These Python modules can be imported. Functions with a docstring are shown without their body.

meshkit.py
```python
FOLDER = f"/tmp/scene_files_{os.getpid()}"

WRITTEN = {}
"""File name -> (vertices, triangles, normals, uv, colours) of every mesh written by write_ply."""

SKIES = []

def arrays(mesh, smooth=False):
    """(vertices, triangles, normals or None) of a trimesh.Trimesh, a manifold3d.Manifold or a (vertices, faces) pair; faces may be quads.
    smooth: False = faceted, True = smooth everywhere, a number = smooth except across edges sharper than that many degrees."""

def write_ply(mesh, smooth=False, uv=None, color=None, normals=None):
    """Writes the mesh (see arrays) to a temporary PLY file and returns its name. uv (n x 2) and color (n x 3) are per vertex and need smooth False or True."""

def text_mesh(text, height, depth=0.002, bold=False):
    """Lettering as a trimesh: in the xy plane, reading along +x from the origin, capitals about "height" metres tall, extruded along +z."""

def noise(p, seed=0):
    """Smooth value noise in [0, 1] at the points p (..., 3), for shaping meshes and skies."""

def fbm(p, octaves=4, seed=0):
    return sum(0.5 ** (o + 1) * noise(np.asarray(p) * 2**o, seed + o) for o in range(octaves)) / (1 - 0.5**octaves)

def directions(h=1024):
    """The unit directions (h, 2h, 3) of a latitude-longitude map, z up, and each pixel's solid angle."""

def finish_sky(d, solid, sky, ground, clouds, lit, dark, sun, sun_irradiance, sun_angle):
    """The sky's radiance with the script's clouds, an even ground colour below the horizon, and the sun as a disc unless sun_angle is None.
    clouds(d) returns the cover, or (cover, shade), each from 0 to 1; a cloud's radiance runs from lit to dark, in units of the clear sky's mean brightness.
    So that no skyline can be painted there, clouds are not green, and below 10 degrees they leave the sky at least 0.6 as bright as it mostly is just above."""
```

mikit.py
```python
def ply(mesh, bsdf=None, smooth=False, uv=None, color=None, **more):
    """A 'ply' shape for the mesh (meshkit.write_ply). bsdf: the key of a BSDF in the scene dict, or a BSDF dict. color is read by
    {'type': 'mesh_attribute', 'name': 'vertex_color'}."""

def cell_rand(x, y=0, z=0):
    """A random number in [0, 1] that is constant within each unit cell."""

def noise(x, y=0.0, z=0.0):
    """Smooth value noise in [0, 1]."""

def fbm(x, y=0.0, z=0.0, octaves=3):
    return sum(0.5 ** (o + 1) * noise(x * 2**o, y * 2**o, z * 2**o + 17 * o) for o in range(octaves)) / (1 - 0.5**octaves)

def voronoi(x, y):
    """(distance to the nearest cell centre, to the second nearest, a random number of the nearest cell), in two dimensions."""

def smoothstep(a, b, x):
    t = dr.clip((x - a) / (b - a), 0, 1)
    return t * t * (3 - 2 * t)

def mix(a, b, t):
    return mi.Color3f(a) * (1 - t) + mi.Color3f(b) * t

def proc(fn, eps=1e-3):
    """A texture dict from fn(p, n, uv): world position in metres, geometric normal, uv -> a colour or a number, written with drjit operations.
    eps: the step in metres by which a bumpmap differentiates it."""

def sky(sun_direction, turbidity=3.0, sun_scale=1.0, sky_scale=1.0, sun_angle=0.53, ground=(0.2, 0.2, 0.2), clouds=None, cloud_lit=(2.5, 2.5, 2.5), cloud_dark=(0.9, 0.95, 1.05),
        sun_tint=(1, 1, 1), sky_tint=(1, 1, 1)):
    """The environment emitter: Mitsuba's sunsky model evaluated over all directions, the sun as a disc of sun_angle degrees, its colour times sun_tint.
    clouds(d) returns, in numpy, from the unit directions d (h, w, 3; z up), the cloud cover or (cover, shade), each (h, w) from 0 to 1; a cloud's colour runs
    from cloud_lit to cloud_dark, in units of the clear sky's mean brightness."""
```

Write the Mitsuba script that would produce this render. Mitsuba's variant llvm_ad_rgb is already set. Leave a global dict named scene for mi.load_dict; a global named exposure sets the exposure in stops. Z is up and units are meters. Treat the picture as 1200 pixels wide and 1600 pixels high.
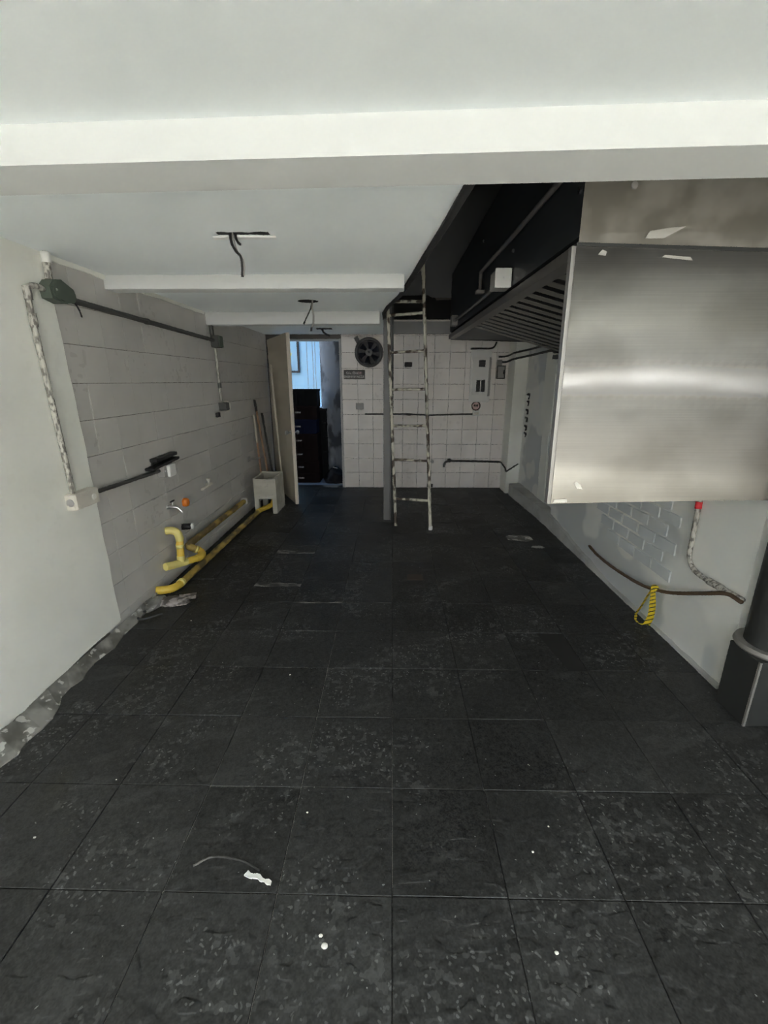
import math
import numpy as np, trimesh, shapely.geometry as sg
import drjit as dr
import mitsuba as mi
import mikit, meshkit
from mikit import noise, fbm, voronoi, cell_rand, smoothstep, mix

rng = np.random.default_rng(7)
scene, labels = {}, {}
T = mi.ScalarTransform4f

# ---------------------------------------------------------------- camera, sky, exposure
H, F = 1.55, 687.0
TH = math.atan2(205, F)
PS = math.atan(13 / F * math.cos(TH))
fw = np.array([-math.sin(PS) * math.cos(TH), math.cos(PS) * math.cos(TH), -math.sin(TH)])
scene['camera'] = {'type': 'perspective', 'fov': 2 * math.degrees(math.atan(600 / F)), 'fov_axis': 'x', 'near_clip': 0.02,
                   'to_world': T().look_at(origin=[0, 0, H], target=[float(v) for v in np.array([0, 0, H]) + fw], up=[0, 0, 1])}
scene['sky'] = mikit.sky([-0.45, -0.60, 0.92], turbidity=4.0, sun_scale=1.1, sun_tint=(0.94, 1.0, 1.10), sky_scale=1.0, ground=(0.25, 0.25, 0.24),
                         clouds=lambda d: np.clip((meshkit.fbm(d * 3.0, 4, 5) - 0.40) * 4, 0, 0.9), cloud_lit=(1.9, 1.9, 1.9), cloud_dark=(1.0, 1.02, 1.06))
exposure = 4.93
scene['sky']['sampling_weight'] = 20.0

# ---------------------------------------------------------------- materials
def rgb(c): return {'type': 'rgb', 'value': list(c)}
def srgb(r, g, b):
    f = lambda v: (v / 255 / 12.92) if v / 255 < 0.04045 else ((v / 255 + 0.055) / 1.055) ** 2.4
    return (f(r), f(g), f(b))
def mat(name, color, rough=0.6, metallic=0.0, spec=0.5, bump=None, bscale=0.002):
    base = color if isinstance(color, dict) else rgb(color)
    b = {'type': 'principled', 'base_color': base, 'roughness': rough, 'metallic': metallic, 'specular': spec}
    if bump is not None:
        b = {'type': 'bumpmap', 'arbitrary': bump, 'scale': bscale, 'bsdf': b}
    scene[name] = {'type': 'twosided', 'bsdf': b}
    return name

def fl_col(p, n, uv):
    tx, ty = dr.floor((p.x - 0.008) / 0.363), dr.floor((p.y - 0.978) / 0.38)
    r = cell_rand(tx, ty, 3)
    m = fbm(p.x * 2.3, p.y * 2.3, 0.0, 4)
    base = 0.0125 + 0.010 * r + 0.018 * m
    wx, wy = 0.9 * noise(p.x * 70, p.y * 70), 0.9 * noise(p.x * 70, p.y * 70, 4.0)
    d1, d2, w = voronoi(p.x * 75 + wx, p.y * 75 + wy)
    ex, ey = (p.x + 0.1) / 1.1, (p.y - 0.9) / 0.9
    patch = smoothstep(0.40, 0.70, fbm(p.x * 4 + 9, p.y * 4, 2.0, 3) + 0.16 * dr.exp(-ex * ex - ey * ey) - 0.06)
    blot = smoothstep(0.60, 0.70, fbm(p.x * 42 + 5, p.y * 42, 6.0, 3))
    pit = smoothstep(0.60, 0.70, fbm(p.x * 30 + 50, p.y * 30, 9.0, 3))
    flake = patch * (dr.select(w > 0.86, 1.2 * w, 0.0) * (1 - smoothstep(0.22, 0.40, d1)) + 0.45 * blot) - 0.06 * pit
    sp = dr.select(w < 0.012, 1.0, 0.0) * (1 - smoothstep(0.12, 0.2, d1))
    streak = smoothstep(0.62, 0.8, fbm(p.x * 4 + p.y * 2, p.y * 14 - p.x * 5, 7.0, 4))
    grit = 0.014 * (noise(p.x * 230, p.y * 230) - 0.5) + 0.010 * (noise(p.x * 90, p.y * 90, 8.0) - 0.5)
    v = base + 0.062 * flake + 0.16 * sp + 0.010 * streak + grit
    moss = smoothstep(0.5, 0.7, fbm(p.x * 3, p.y * 3 + 4, 5.0, 4)) * dr.select(p.x < -1.15, 1.0, 0.0)
    c = mi.Color3f(v * 0.97, v * 1.0, v * 1.0)
    return mix(c, mi.Color3f(v * 0.95, v * 0.92, v * 0.68), moss * 0.8)
def fl_bump(p, n, uv):
    return 0.6 * fbm(p.x * 45, p.y * 45, 0.0, 3) + 0.4 * smoothstep(0.5, 0.62, noise(p.x * 28, p.y * 28, 3.0))
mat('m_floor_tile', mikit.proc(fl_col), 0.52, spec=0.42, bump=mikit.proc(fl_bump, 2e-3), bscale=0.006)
mat('m_joint', mikit.proc(lambda p, n, uv: mix((0.012, 0.012, 0.012), (0.16, 0.155, 0.145), smoothstep(0.55, 0.68, fbm(p.x * 2.2, p.y * 2.2, 3.0, 3)))), 0.9)

def wallpaint(c0, c1, dirt, sc=1.0, k=0.18):
    def fn(p, n, uv):
        a = fbm(p.y * 1.7 * sc + p.x * 2.1, p.z * 1.9 * sc, p.x * 1.3, 4)
        c = mix(c0, c1, smoothstep(0.3, 0.7, a))
        sp = smoothstep(0.71, 0.80, noise((p.x + p.y) * 38, p.z * 38, 5.0)) * smoothstep(0.52, 0.66, fbm(p.y * 3 + p.x * 3, p.z * 3, 9.0, 3))
        return mix(c, mi.Color3f(*dirt), k * sp)
    return mikit.proc(fn)
def rough_bump(p, n, uv):
    return 0.7 * fbm(p.x * 9 + p.y * 9, p.z * 9, p.x * 4, 3) + 0.3 * noise((p.x + p.y) * 60, p.z * 60, p.x * 50)
rb = mikit.proc(rough_bump, 3e-3)
mat('m_plaster_white', wallpaint((0.77, 0.77, 0.72), (0.82, 0.82, 0.78), (0.42, 0.39, 0.33), 1.0, 0.05), 0.7, bump=rb, bscale=0.003)
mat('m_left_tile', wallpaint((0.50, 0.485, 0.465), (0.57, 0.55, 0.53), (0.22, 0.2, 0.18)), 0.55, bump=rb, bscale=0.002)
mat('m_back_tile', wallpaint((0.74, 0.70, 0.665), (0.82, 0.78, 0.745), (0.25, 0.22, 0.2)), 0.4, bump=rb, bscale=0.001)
mat('m_grout', (0.13, 0.115, 0.105), 0.9)
mat('m_grout_left', (0.20, 0.185, 0.17), 0.9)
mat('m_ceiling', wallpaint((0.69, 0.73, 0.745), (0.73, 0.768, 0.784), (0.62, 0.62, 0.6)), 0.8, spec=0.2)
mat('m_beam', (0.58, 0.59, 0.585), 0.7, spec=0.3)
mat('m_band', (0.42, 0.42, 0.42), 0.7)
def right_fn(p, n, uv):
    a = fbm(p.y * 1.1 + 3, p.z * 1.6, 3.0, 4)
    c = mix((0.76, 0.77, 0.75), (0.56, 0.58, 0.585), smoothstep(0.47, 0.55, a))
    return mix(c, mi.Color3f(0.80, 0.79, 0.75), smoothstep(0.55, 0.62, fbm(p.y * 2.6, p.z * 2.2, 8.0, 3)) * 0.6)
mat('m_right', mikit.proc(right_fn), 0.6, bump=rb, bscale=0.004)
mat('m_brick_grey', (0.56, 0.585, 0.60), 0.65, bump=rb, bscale=0.004)
def conc_fn(p, n, uv):
    a = fbm(p.x * 7 + p.y * 7, p.z * 9 + p.y * 6, p.x * 5, 4)
    c = mix((0.10, 0.097, 0.085), (0.27, 0.265, 0.245), smoothstep(0.33, 0.66, a))
    return mix(c, mi.Color3f(0.60, 0.59, 0.56), smoothstep(0.62, 0.70, fbm(p.x * 26, p.y * 26, p.z * 26 + 3, 4)) * 0.8)
mat('m_curb', mikit.proc(conc_fn), 0.85, bump=rb, bscale=0.006)
mat('m_curb_smooth', wallpaint((0.36, 0.36, 0.345), (0.46, 0.46, 0.445), (0.2, 0.19, 0.17), 3), 0.8, bump=rb, bscale=0.004)
mat('m_concrete_sink', wallpaint((0.44, 0.42, 0.36), (0.58, 0.56, 0.50), (0.2, 0.18, 0.14), 4), 0.85, bump=rb, bscale=0.004)
def steel_fn(p, n, uv):
    a = fbm(p.x * 3.5, p.z * 5, p.y, 4)
    g = noise(p.x * 4, p.z * 420, 2.0)
    return mix((0.20, 0.193, 0.178), (0.265, 0.258, 0.243), smoothstep(0.3, 0.7, a)) * (0.93 + 0.10 * g)
st = mikit.proc(steel_fn)
scene['m_steel'] = {'type': 'twosided', 'bsdf': {'type': 'blendbsdf', 'weight': 0.5,
                    'a': {'type': 'roughconductor', 'material': 'none', 'distribution': 'ggx', 'alpha_u': 0.30, 'alpha_v': 0.008, 'specular_reflectance': st},
                    'b': {'type': 'roughconductor', 'material': 'none', 'distribution': 'ggx', 'alpha_u': 0.42, 'alpha_v': 0.12, 'specular_reflectance': st}}}
def steel2_fn(p, n, uv):
    a = fbm(p.x * 9, p.z * 9, p.y, 4)
    return mix((0.28, 0.265, 0.23), (0.42, 0.40, 0.36), smoothstep(0.3, 0.7, a))
scene['m_steel_dull'] = {'type': 'twosided', 'bsdf': {'type': 'roughconductor', 'material': 'none', 'distribution': 'ggx', 'alpha': 0.45,
                         'specular_reflectance': mikit.proc(steel2_fn)}}
mat('m_flange', (0.30, 0.29, 0.28), 0.4, metallic=0.5)
mat('m_hood_dark', (0.030, 0.034, 0.038), 0.45, metallic=0.3)
mat('m_hood_lip', (0.16, 0.15, 0.14), 0.45, metallic=0.6)
mat('m_baffle', (0.20, 0.19, 0.17), 0.5, metallic=0.5)
mat('m_black', (0.012, 0.012, 0.013), 0.5)
mat('m_matte_black', (0.018, 0.018, 0.019), 0.9)
mat('m_attic', (0.20, 0.205, 0.215), 0.9)
mat('m_dark_iron', (0.035, 0.037, 0.036), 0.5, metallic=0.2)
mat('m_collar', (0.25, 0.24, 0.225), 0.5, metallic=0.4)
mat('m_conduit_dark', (0.075, 0.078, 0.075), 0.45, metallic=0.4)
def peel_fn(p, n, uv):
    a = fbm(p.x * 90 + p.y * 50, p.z * 55, p.y * 80, 3)
    return mix((0.16, 0.15, 0.135), (0.50, 0.485, 0.44), smoothstep(0.35, 0.60, a))
mat('m_conduit_peel', mikit.proc(peel_fn), 0.6)
def ladder_fn(p, n, uv):
    a = fbm(p.x * 24, p.z * 16, p.y * 40, 3)
    c = mix((0.07, 0.052, 0.038), (0.56, 0.54, 0.46), smoothstep(0.38, 0.54, a))
    return c
mat('m_ladder', mikit.proc(ladder_fn), 0.55)
mat('m_column', (0.12, 0.12, 0.12), 0.5, metallic=0.3)
mat('m_green_box', (0.075, 0.095, 0.075), 0.5)
mat('m_cream', (0.62, 0.59, 0.53), 0.5)
mat('m_white', (0.78, 0.78, 0.76), 0.4)
mat('m_panel_white', (0.70, 0.69, 0.67), 0.4)
mat('m_grey_plate', (0.30, 0.29, 0.28), 0.5)
mat('m_yellow', (0.72, 0.50, 0.07), 0.38)
mat('m_yellow_pale', (0.74, 0.63, 0.22), 0.4)
def ydirt_fn(p, n, uv):
    a = fbm(p.x * 16, p.y * 9, p.z * 16, 4)
    return mix((0.16, 0.12, 0.05), (0.42, 0.30, 0.07), smoothstep(0.35, 0.62, a))
mat('m_yellow_dirty', mikit.proc(ydirt_fn), 0.55)
mat('m_orange', (0.75, 0.22, 0.03), 0.45)
mat('m_chrome', (0.75, 0.75, 0.76), 0.12, metallic=1.0)
mat('m_red', (0.60, 0.03, 0.04), 0.5)
mat('m_brown_cable', (0.10, 0.065, 0.04), 0.5)
def tape_fn(p, n, uv):
    s = p.z * 34 + p.y * 30
    return mix((0.72, 0.52, 0.03), (0.03, 0.03, 0.03), dr.select(s - dr.floor(s) > 0.78, 1.0, 0.0))
mat('m_tape', mikit.proc(tape_fn), 0.5)
def door_fn(p, n, uv):
    a = fbm(p.x * 3 + p.y * 2, p.z * 2.5, 1.0, 4)
    return mix((0.40, 0.36, 0.29), (0.50, 0.46, 0.38), smoothstep(0.35, 0.65, a))
mat('m_door', mikit.proc(door_fn), 0.55)
mat('m_door_edge', (0.62, 0.56, 0.48), 0.6)
mat('m_wood', (0.26, 0.15, 0.085), 0.6)
mat('m_pale_wood', (0.45, 0.41, 0.34), 0.6)
mat('m_fan_ring', (0.10, 0.098, 0.095), 0.5)
mat('m_fan_blue', (0.012, 0.014, 0.020), 0.45, spec=0.3)
mat('m_sign', (0.045, 0.040, 0.036), 0.5)
mat('m_sign_text', (0.60, 0.57, 0.55), 0.5)
mat('m_sign_red', (0.60, 0.40, 0.42), 0.5)
mat('m_pink', (0.55, 0.40, 0.38), 0.6)
mat('m_blue_wall', (0.34, 0.54, 0.68), 0.7)
def col_fn(p, n, uv):
    a = fbm(p.x * 4 + p.y * 3, p.z * 1.6, 1.0, 5)
    b = fbm(p.x * 6, p.z * 3.2, 5.0, 4)
    return mix(mix((0.26, 0.28, 0.31), (0.17, 0.185, 0.21), smoothstep(0.4, 0.6, a)), (0.06, 0.065, 0.075), smoothstep(0.5, 0.68, b))
mat('m_stained', mikit.proc(col_fn), 0.85)
mat('m_crate', (0.010, 0.0055, 0.0055), 0.6, spec=0.08)
mat('m_crate_blue', (0.005, 0.009, 0.030), 0.6, spec=0.08)
mat('m_crate_black', (0.006, 0.007, 0.008), 0.6, spec=0.08)
mat('m_bag', (0.006, 0.006, 0.008), 0.5, spec=0.15)
mat('m_leaf', (0.62, 0.52, 0.06), 0.6)
mat('m_pavement', (0.53, 0.56, 0.545), 0.9)
mat('m_entrance', (0.42, 0.44, 0.43), 0.8)
mat('m_asphalt', (0.09, 0.09, 0.09), 0.9)
mat('m_facade', (0.46, 0.45, 0.42), 0.9)
mat('m_facade_white', (0.85, 0.85, 0.83), 0.9)
mat('m_yard', (0.16, 0.20, 0.26), 0.7)
mat('m_rubble', mikit.proc(lambda p, n, uv: mix((0.10, 0.09, 0.08), (0.40, 0.36, 0.34), smoothstep(0.35, 0.65, fbm(p.x * 26, p.y * 26, p.z * 26, 3)))), 0.9)
mat('m_scuff', mikit.proc(lambda p, n, uv: mix((0.035, 0.035, 0.034), (0.16, 0.155, 0.145), smoothstep(0.35, 0.7, fbm(p.x * 14, p.y * 22, 1.0, 4)))), 0.85)
mat('m_dust', (0.42, 0.41, 0.39), 0.95)
mat('m_tape_scrap', (0.42, 0.41, 0.38), 0.6)
mat('m_scrap', (0.72, 0.70, 0.66), 0.7)
mat('m_drain', (0.045, 0.032, 0.026), 0.7)

# ---------------------------------------------------------------- helpers
def key_for(base):
    if base not in used: used[base] = 0; return base
    used[base] += 1
    return f'{base}_{used[base]:03d}'
used = {}
def add(name, mesh, m, smooth=False, parent=None, label=None, cat=None, group=None, kind=None, **kw):
    key = key_for(f'{parent}__{name}' if parent else name)
    scene[key] = mikit.ply(mesh, m, smooth, **kw)
    tag(key, label, cat, group, kind)
    return key
def thing(name, label=None, cat=None, group=None, kind=None):
    key = key_for(name)
    tag(key, label, cat, group, kind)
    return key
def tag(key, label=None, cat=None, group=None, kind=None):
    d = {k: v for k, v in (('label', label), ('category', cat), ('group', group), ('kind', kind)) if v}
    if d: labels[key] = d
def box(x0, x1, y0, y1, z0, z1, b=0.0):
    if b <= 0:
        m = trimesh.creation.box(extents=[x1 - x0, y1 - y0, z1 - z0]); m.apply_translation([(x0 + x1) / 2, (y0 + y1) / 2, (z0 + z1) / 2]); return m
    lo, hi = np.array([x0, y0, z0]), np.array([x1, y1, z1])
    pts = []
    for s in np.ndindex(2, 2, 2):
        c = np.where(s, hi, lo); i = np.where(s, -b, b)
        for k in range(3):
            q = c + i; q[k] = c[k]; pts.append(q)
    return trimesh.convex.convex_hull(np.array(pts))
def cat(*ms): return trimesh.util.concatenate([m for m in ms])
def spline(pts, n=8):
    p = np.array(pts, float); p = np.vstack([2 * p[0] - p[1], p, 2 * p[-1] - p[-2]]); out = []
    for i in range(1, len(p) - 2):
        for t in np.linspace(0, 1, n, endpoint=False):
            a, b, c, d = p[i - 1:i + 3]
            out.append(0.5 * (2 * b + (c - a) * t + (2 * a - 5 * b + 4 * c - d) * t * t + (3 * b - a - 3 * c + d) * t ** 3))
    return np.array(out + [p[-2]])
def tube(path, r, n=10):
    p = np.array(path, float); m = len(p); r = np.broadcast_to(r, m)
    t = np.gradient(p, axis=0); t /= np.linalg.norm(t, axis=1, keepdims=True)
    u = np.cross(t[0], [0, 0, 1] if abs(t[0][2]) < 0.9 else [1, 0, 0]); u /= np.linalg.norm(u)
    rings = []; a = np.arange(n) * 2 * np.pi / n
    for i in range(m):
        u = u - t[i] * (u @ t[i]); u /= np.linalg.norm(u); w = np.cross(t[i], u)
        rings.append(p[i] + r[i] * (np.cos(a)[:, None] * u + np.sin(a)[:, None] * w))
    v = np.vstack(rings + [p[:1], p[-1:]]); f = []
    for i in range(m - 1):
        for k in range(n):
            q, s = i * n + k, i * n + (k + 1) % n
            f += [[q, s, s + n], [q, s + n, q + n]]
    for k in range(n):
        f += [[m * n, (k + 1) % n, k], [m * n + 1, (m - 1) * n + k, (m - 1) * n + (k + 1) % n]]
    return trimesh.Trimesh(v, f, process=False)
def seg(a, b, r, n=12):
    a, b = np.array(a, float), np.array(b, float)
    return tube([a, a + (b - a) * 0.5, b], r, n)
def lathe(profile, o, axis, n=24):
    """profile: list of (radius, height along axis)."""
    m = trimesh.creation.revolve(np.array(profile, float), sections=n)
    m.apply_transform(trimesh.geometry.align_vectors([0, 0, 1], np.array(axis, float))); m.apply_translation(o); return m
def extrude(poly, h, plane='xy', o=0.0):
    """polygon extruded by h; plane 'xy': up from z=o; 'yz': +x from x=o; 'xz': polygon (x, z), +y from y=o."""
    if not isinstance(poly, sg.Polygon): poly = sg.Polygon(poly)
    m = trimesh.creation.extrude_polygon(poly, h, engine='earcut')
    v = np.array(m.vertices)
    if plane == 'xy': v = v + [0, 0, o]
    elif plane == 'yz': v = np.stack([v[:, 2] + o, v[:, 0], v[:, 1]], 1)
    else:
        v = np.stack([v[:, 0], o + h - v[:, 2], v[:, 1]], 1)
    return trimesh.Trimesh(v, m.faces, process=False)
def jag(a, b, n, amp, rg=rng):
    a, b = np.array(a, float), np.array(b, float); d = (b - a) / np.linalg.norm(b - a); nn = np.array([-d[1], d[0]])
    return [tuple(a + (b - a) * t + nn * amp * (rg.random() - 0.5) * 2 * (0 < t < 1)) for t in np.linspace(0, 1, n)]
def rotz(m, deg, o):
    m.apply_transform(trimesh.transformations.rotation_matrix(math.radians(deg), [0, 0, 1], o)); return m
def rot(m, deg, ax, o):
    m.apply_transform(trimesh.transformations.rotation_matrix(math.radians(deg), ax, o)); return m

XL, XR, YB, ZC, YF = -1.76, 1.73, 6.5, 2.165, -3.0

# ================================================================ STRUCTURE
floor = thing('floor', kind='structure')
add('slab', box(-1.95, 2.3, YF, 6.66, -0.15, -0.005), 'm_joint', parent=floor)
pw, pd = 0.363, 0.380
for j in range(-4, 15):
    y0 = 0.978 + pd * j; y1 = min(y0 + pd, YB)
    for i in range(-5, 6):
        x0, x1 = 0.008 + pw * i, 0.008 + pw * (i + 1)
        lim = -1.70 if y0 < 2.6 else XL
        x0, x1 = max(x0, lim), min(x1, 2.08 if y1 < 1.9 else XR)
        if x1 - x0 < 0.05 or y1 - y0 < 0.05: continue
        m = box(x0 + 0.0014, x1 - 0.0014, y0 + 0.0014, y1 - 0.0014, -0.02, 0, 0.0018)
        m.vertices[:, 2] += np.where(m.vertices[:, 2] > -0.01, rng.normal(0, 0.0008) + (m.vertices[:, 0] - x0) * rng.normal(0, 0.004) + (m.vertices[:, 1] - y0) * rng.normal(0, 0.004), 0)
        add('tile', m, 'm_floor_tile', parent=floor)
add('front_screed', box(-1.95, 2.3, YF, 0.978 - 4 * pd, -0.012, -0.001), 'm_entrance', parent=floor)  # unseen entrance floor made pale to bounce sunlight up to the ceiling
# pale worn ridges along three tile edges, and two scuffed plaster smears
for (x0, x1, y, w) in ((-1.08, -0.715, 3.13, 0.075), (-1.08, -0.72, 3.82, 0.085), (-0.72, -0.35, 2.87, 0.008)):
    pts = jag((x0, y), (x1, y), 14, 0.006) + jag((x1, y + w * 0.6), (x0, y + w), 14, 0.008)
    add('worn_ridge', extrude(pts, 0.003, 'xy', 0.0005), 'm_scuff', parent=floor)

ceil = thing('ceiling', kind='structure')
edge = [(0.235, 1.44), (0.232, 1.67), (0.195, 2.10), (0.150, 2.53), (0.105, 3.0), (0.04, 3.6), (-0.055, 4.12), (-0.10, 4.5), (-0.10, 4.95), (-0.05, YB)]
outline = sg.Polygon([(-1.9, YF), (2.3, YF), (2.3, 1.44)] + edge + [(-1.9, YB)])
holes = [sg.Polygon(jag((-0.77, 2.150), (-0.54, 2.155), 9, 0.008) + jag((-0.54, 2.20), (-0.77, 2.195), 9, 0.006)),
         sg.Point(-0.685, 3.88).buffer(0.085)]
for h in holes: outline = outline.difference(h)
add('slab', extrude(outline, 0.16, 'xy', ZC), 'm_ceiling', parent=ceil)
for h in holes:
    rim = h.buffer(0.002).difference(h.buffer(-0.002))
    add('hole_shade_liner', extrude(rim, 0.15, 'xy', ZC + 0.002), 'm_matte_black', parent=ceil)  # black liner and cap paint the darkness inside the ceiling holes
    add('hole_shade_cap', extrude(h.buffer(0.002), 0.01, 'xy', ZC + 0.11), 'm_matte_black', parent=ceil)
bm = extrude([(-1.95, 1.353), (2.3, 1.189), (2.3, 1.37), (-1.95, 1.533)], ZC - 2.078, 'xy', 2.078)
add('trim', bm, 'm_beam', kind='structure')
used['trim'] = 0
def struct(name, mesh, m, smooth=False, **k):
    used.setdefault(name, 0); scene[name] = mikit.ply(mesh, m, smooth, **k); labels[name] = {'kind': 'structure'}; return name
scene['trim_1'] = scene.pop('trim'); labels['trim_1'] = labels.pop('trim'); del used['trim']
struct('trim_2', box(XL, 0.07, 2.93, 3.05, 2.085, ZC, 0.004), 'm_beam')
struct('trim_3', rotz(box(XL, -0.115, 4.42, 4.54, 2.055, ZC, 0.004), -2.0, [-0.9, 4.5, 0]), 'm_beam')
# black strip along the edge of the hatch
e = np.array(edge[:-1]); d = np.gradient(e, axis=0); d /= np.linalg.norm(d, axis=1, keepdims=True); nr = np.stack([d[:, 1], -d[:, 0]], 1)
add('trim', extrude(np.vstack([e, (e + nr * 0.03)[::-1]]), 0.19, 'xy', ZC - 0.012), 'm_matte_black')
scene['trim_4'] = scene.pop('trim'); labels['trim_4'] = {'kind': 'structure'}; del used['trim']

# left wall
wl = thing('wall_left', kind='structure')
add('masonry', box(-1.95, XL - 0.008, YF, 6.66, -0.1, 4.2), 'm_grout_left', parent=wl)
zr = [0.03 + 0.0, 0.094] + [0.30 + 0.206 * k for k in range(10)]
zr = [0.0, 0.094] + [0.30 + 0.206 * k for k in range(9)] + [ZC]
ys = [2.40] + [2.61 + 0.2275 * k for k in range(18)]
ys = [y for y in ys if y < YB - 0.05] + [YB]
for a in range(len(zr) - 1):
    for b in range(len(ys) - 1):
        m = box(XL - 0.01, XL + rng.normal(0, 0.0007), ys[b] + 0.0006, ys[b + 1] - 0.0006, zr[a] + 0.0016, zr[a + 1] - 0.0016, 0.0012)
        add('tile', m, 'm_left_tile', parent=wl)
pl = [(YF, 0.02)] + jag((1.2, 0.02), (2.49, 0.06), 12, 0.01) + jag((2.50, 0.07), (2.455, ZC), 16, 0.007) + [(YF, ZC)]
add('plaster_coat', extrude(pl, 0.018, 'yz', XL - 0.008), 'm_plaster_white', parent=wl)
cv = [(y, ZC - 0.022 - 0.006 * rng.random()) for y in np.linspace(2.46, 4.4, 24)]
add('cornice_bead', extrude(cv + [(4.4, ZC), (2.46, ZC)], 0.014, 'yz', XL), 'm_plaster_white', parent=wl)
# back wall
wb = thing('wall_back', kind='structure')
dx0, dx1, dz = -1.70, -0.715, 2.105
base = sg.box(-1.95, -0.1, 2.3, 4.2).difference(sg.box(dx0, -0.2, dx1, dz))
add('masonry', extrude(base, 0.15, 'xz', YB + 0.008), 'm_grout', parent=wb)
bz = [0.0] + [0.018 + 0.2125 * k for k in range(1, 11)] + [2.165]
bx = [dx1] + [-0.493 + 0.216 * k for k in range(0, 10)] + [XR]
for a in range(len(bz) - 1):
    for b in range(len(bx) - 1):
        if bz[a + 1] - bz[a] < 0.02: continue
        m = box(bx[b] + 0.0018, bx[b + 1] - 0.0018, YB + rng.normal(0, 0.0006), YB + 0.012, bz[a] + 0.0018, bz[a + 1] - 0.0018, 0.0015)
        add('tile', m, 'm_back_tile', parent=wb)
add('painted_band', box(-1.75, XR, YB - 0.012, YB + 0.01, 2.168, 2.325, 0.003), 'm_band', parent=wb)
add('ledge', box(-0.1, XR, YB - 0.03, YB + 0.01, 2.325, 2.345, 0.003), 'm_back_tile', parent=wb)
rg2 = np.random.default_rng(3)
add('black_beam', extrude([(-0.3, 2.35), (XR, 2.35)] + jag((XR, 2.60), (0.62, 2.58), 14, 0.012, rg2) + jag((0.62, 2.58), (0.47, 2.64), 6, 0.02, rg2) + [(-0.3, 2.63)], 0.07, 'xz', YB - 0.065), 'm_matte_black', parent=wb)  # plain black beam high on the back wall
add('attic_face', box(-1.95, XR, YB - 0.004, YB + 0.01, 2.62, 4.2), 'm_attic', parent=wb)
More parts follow.
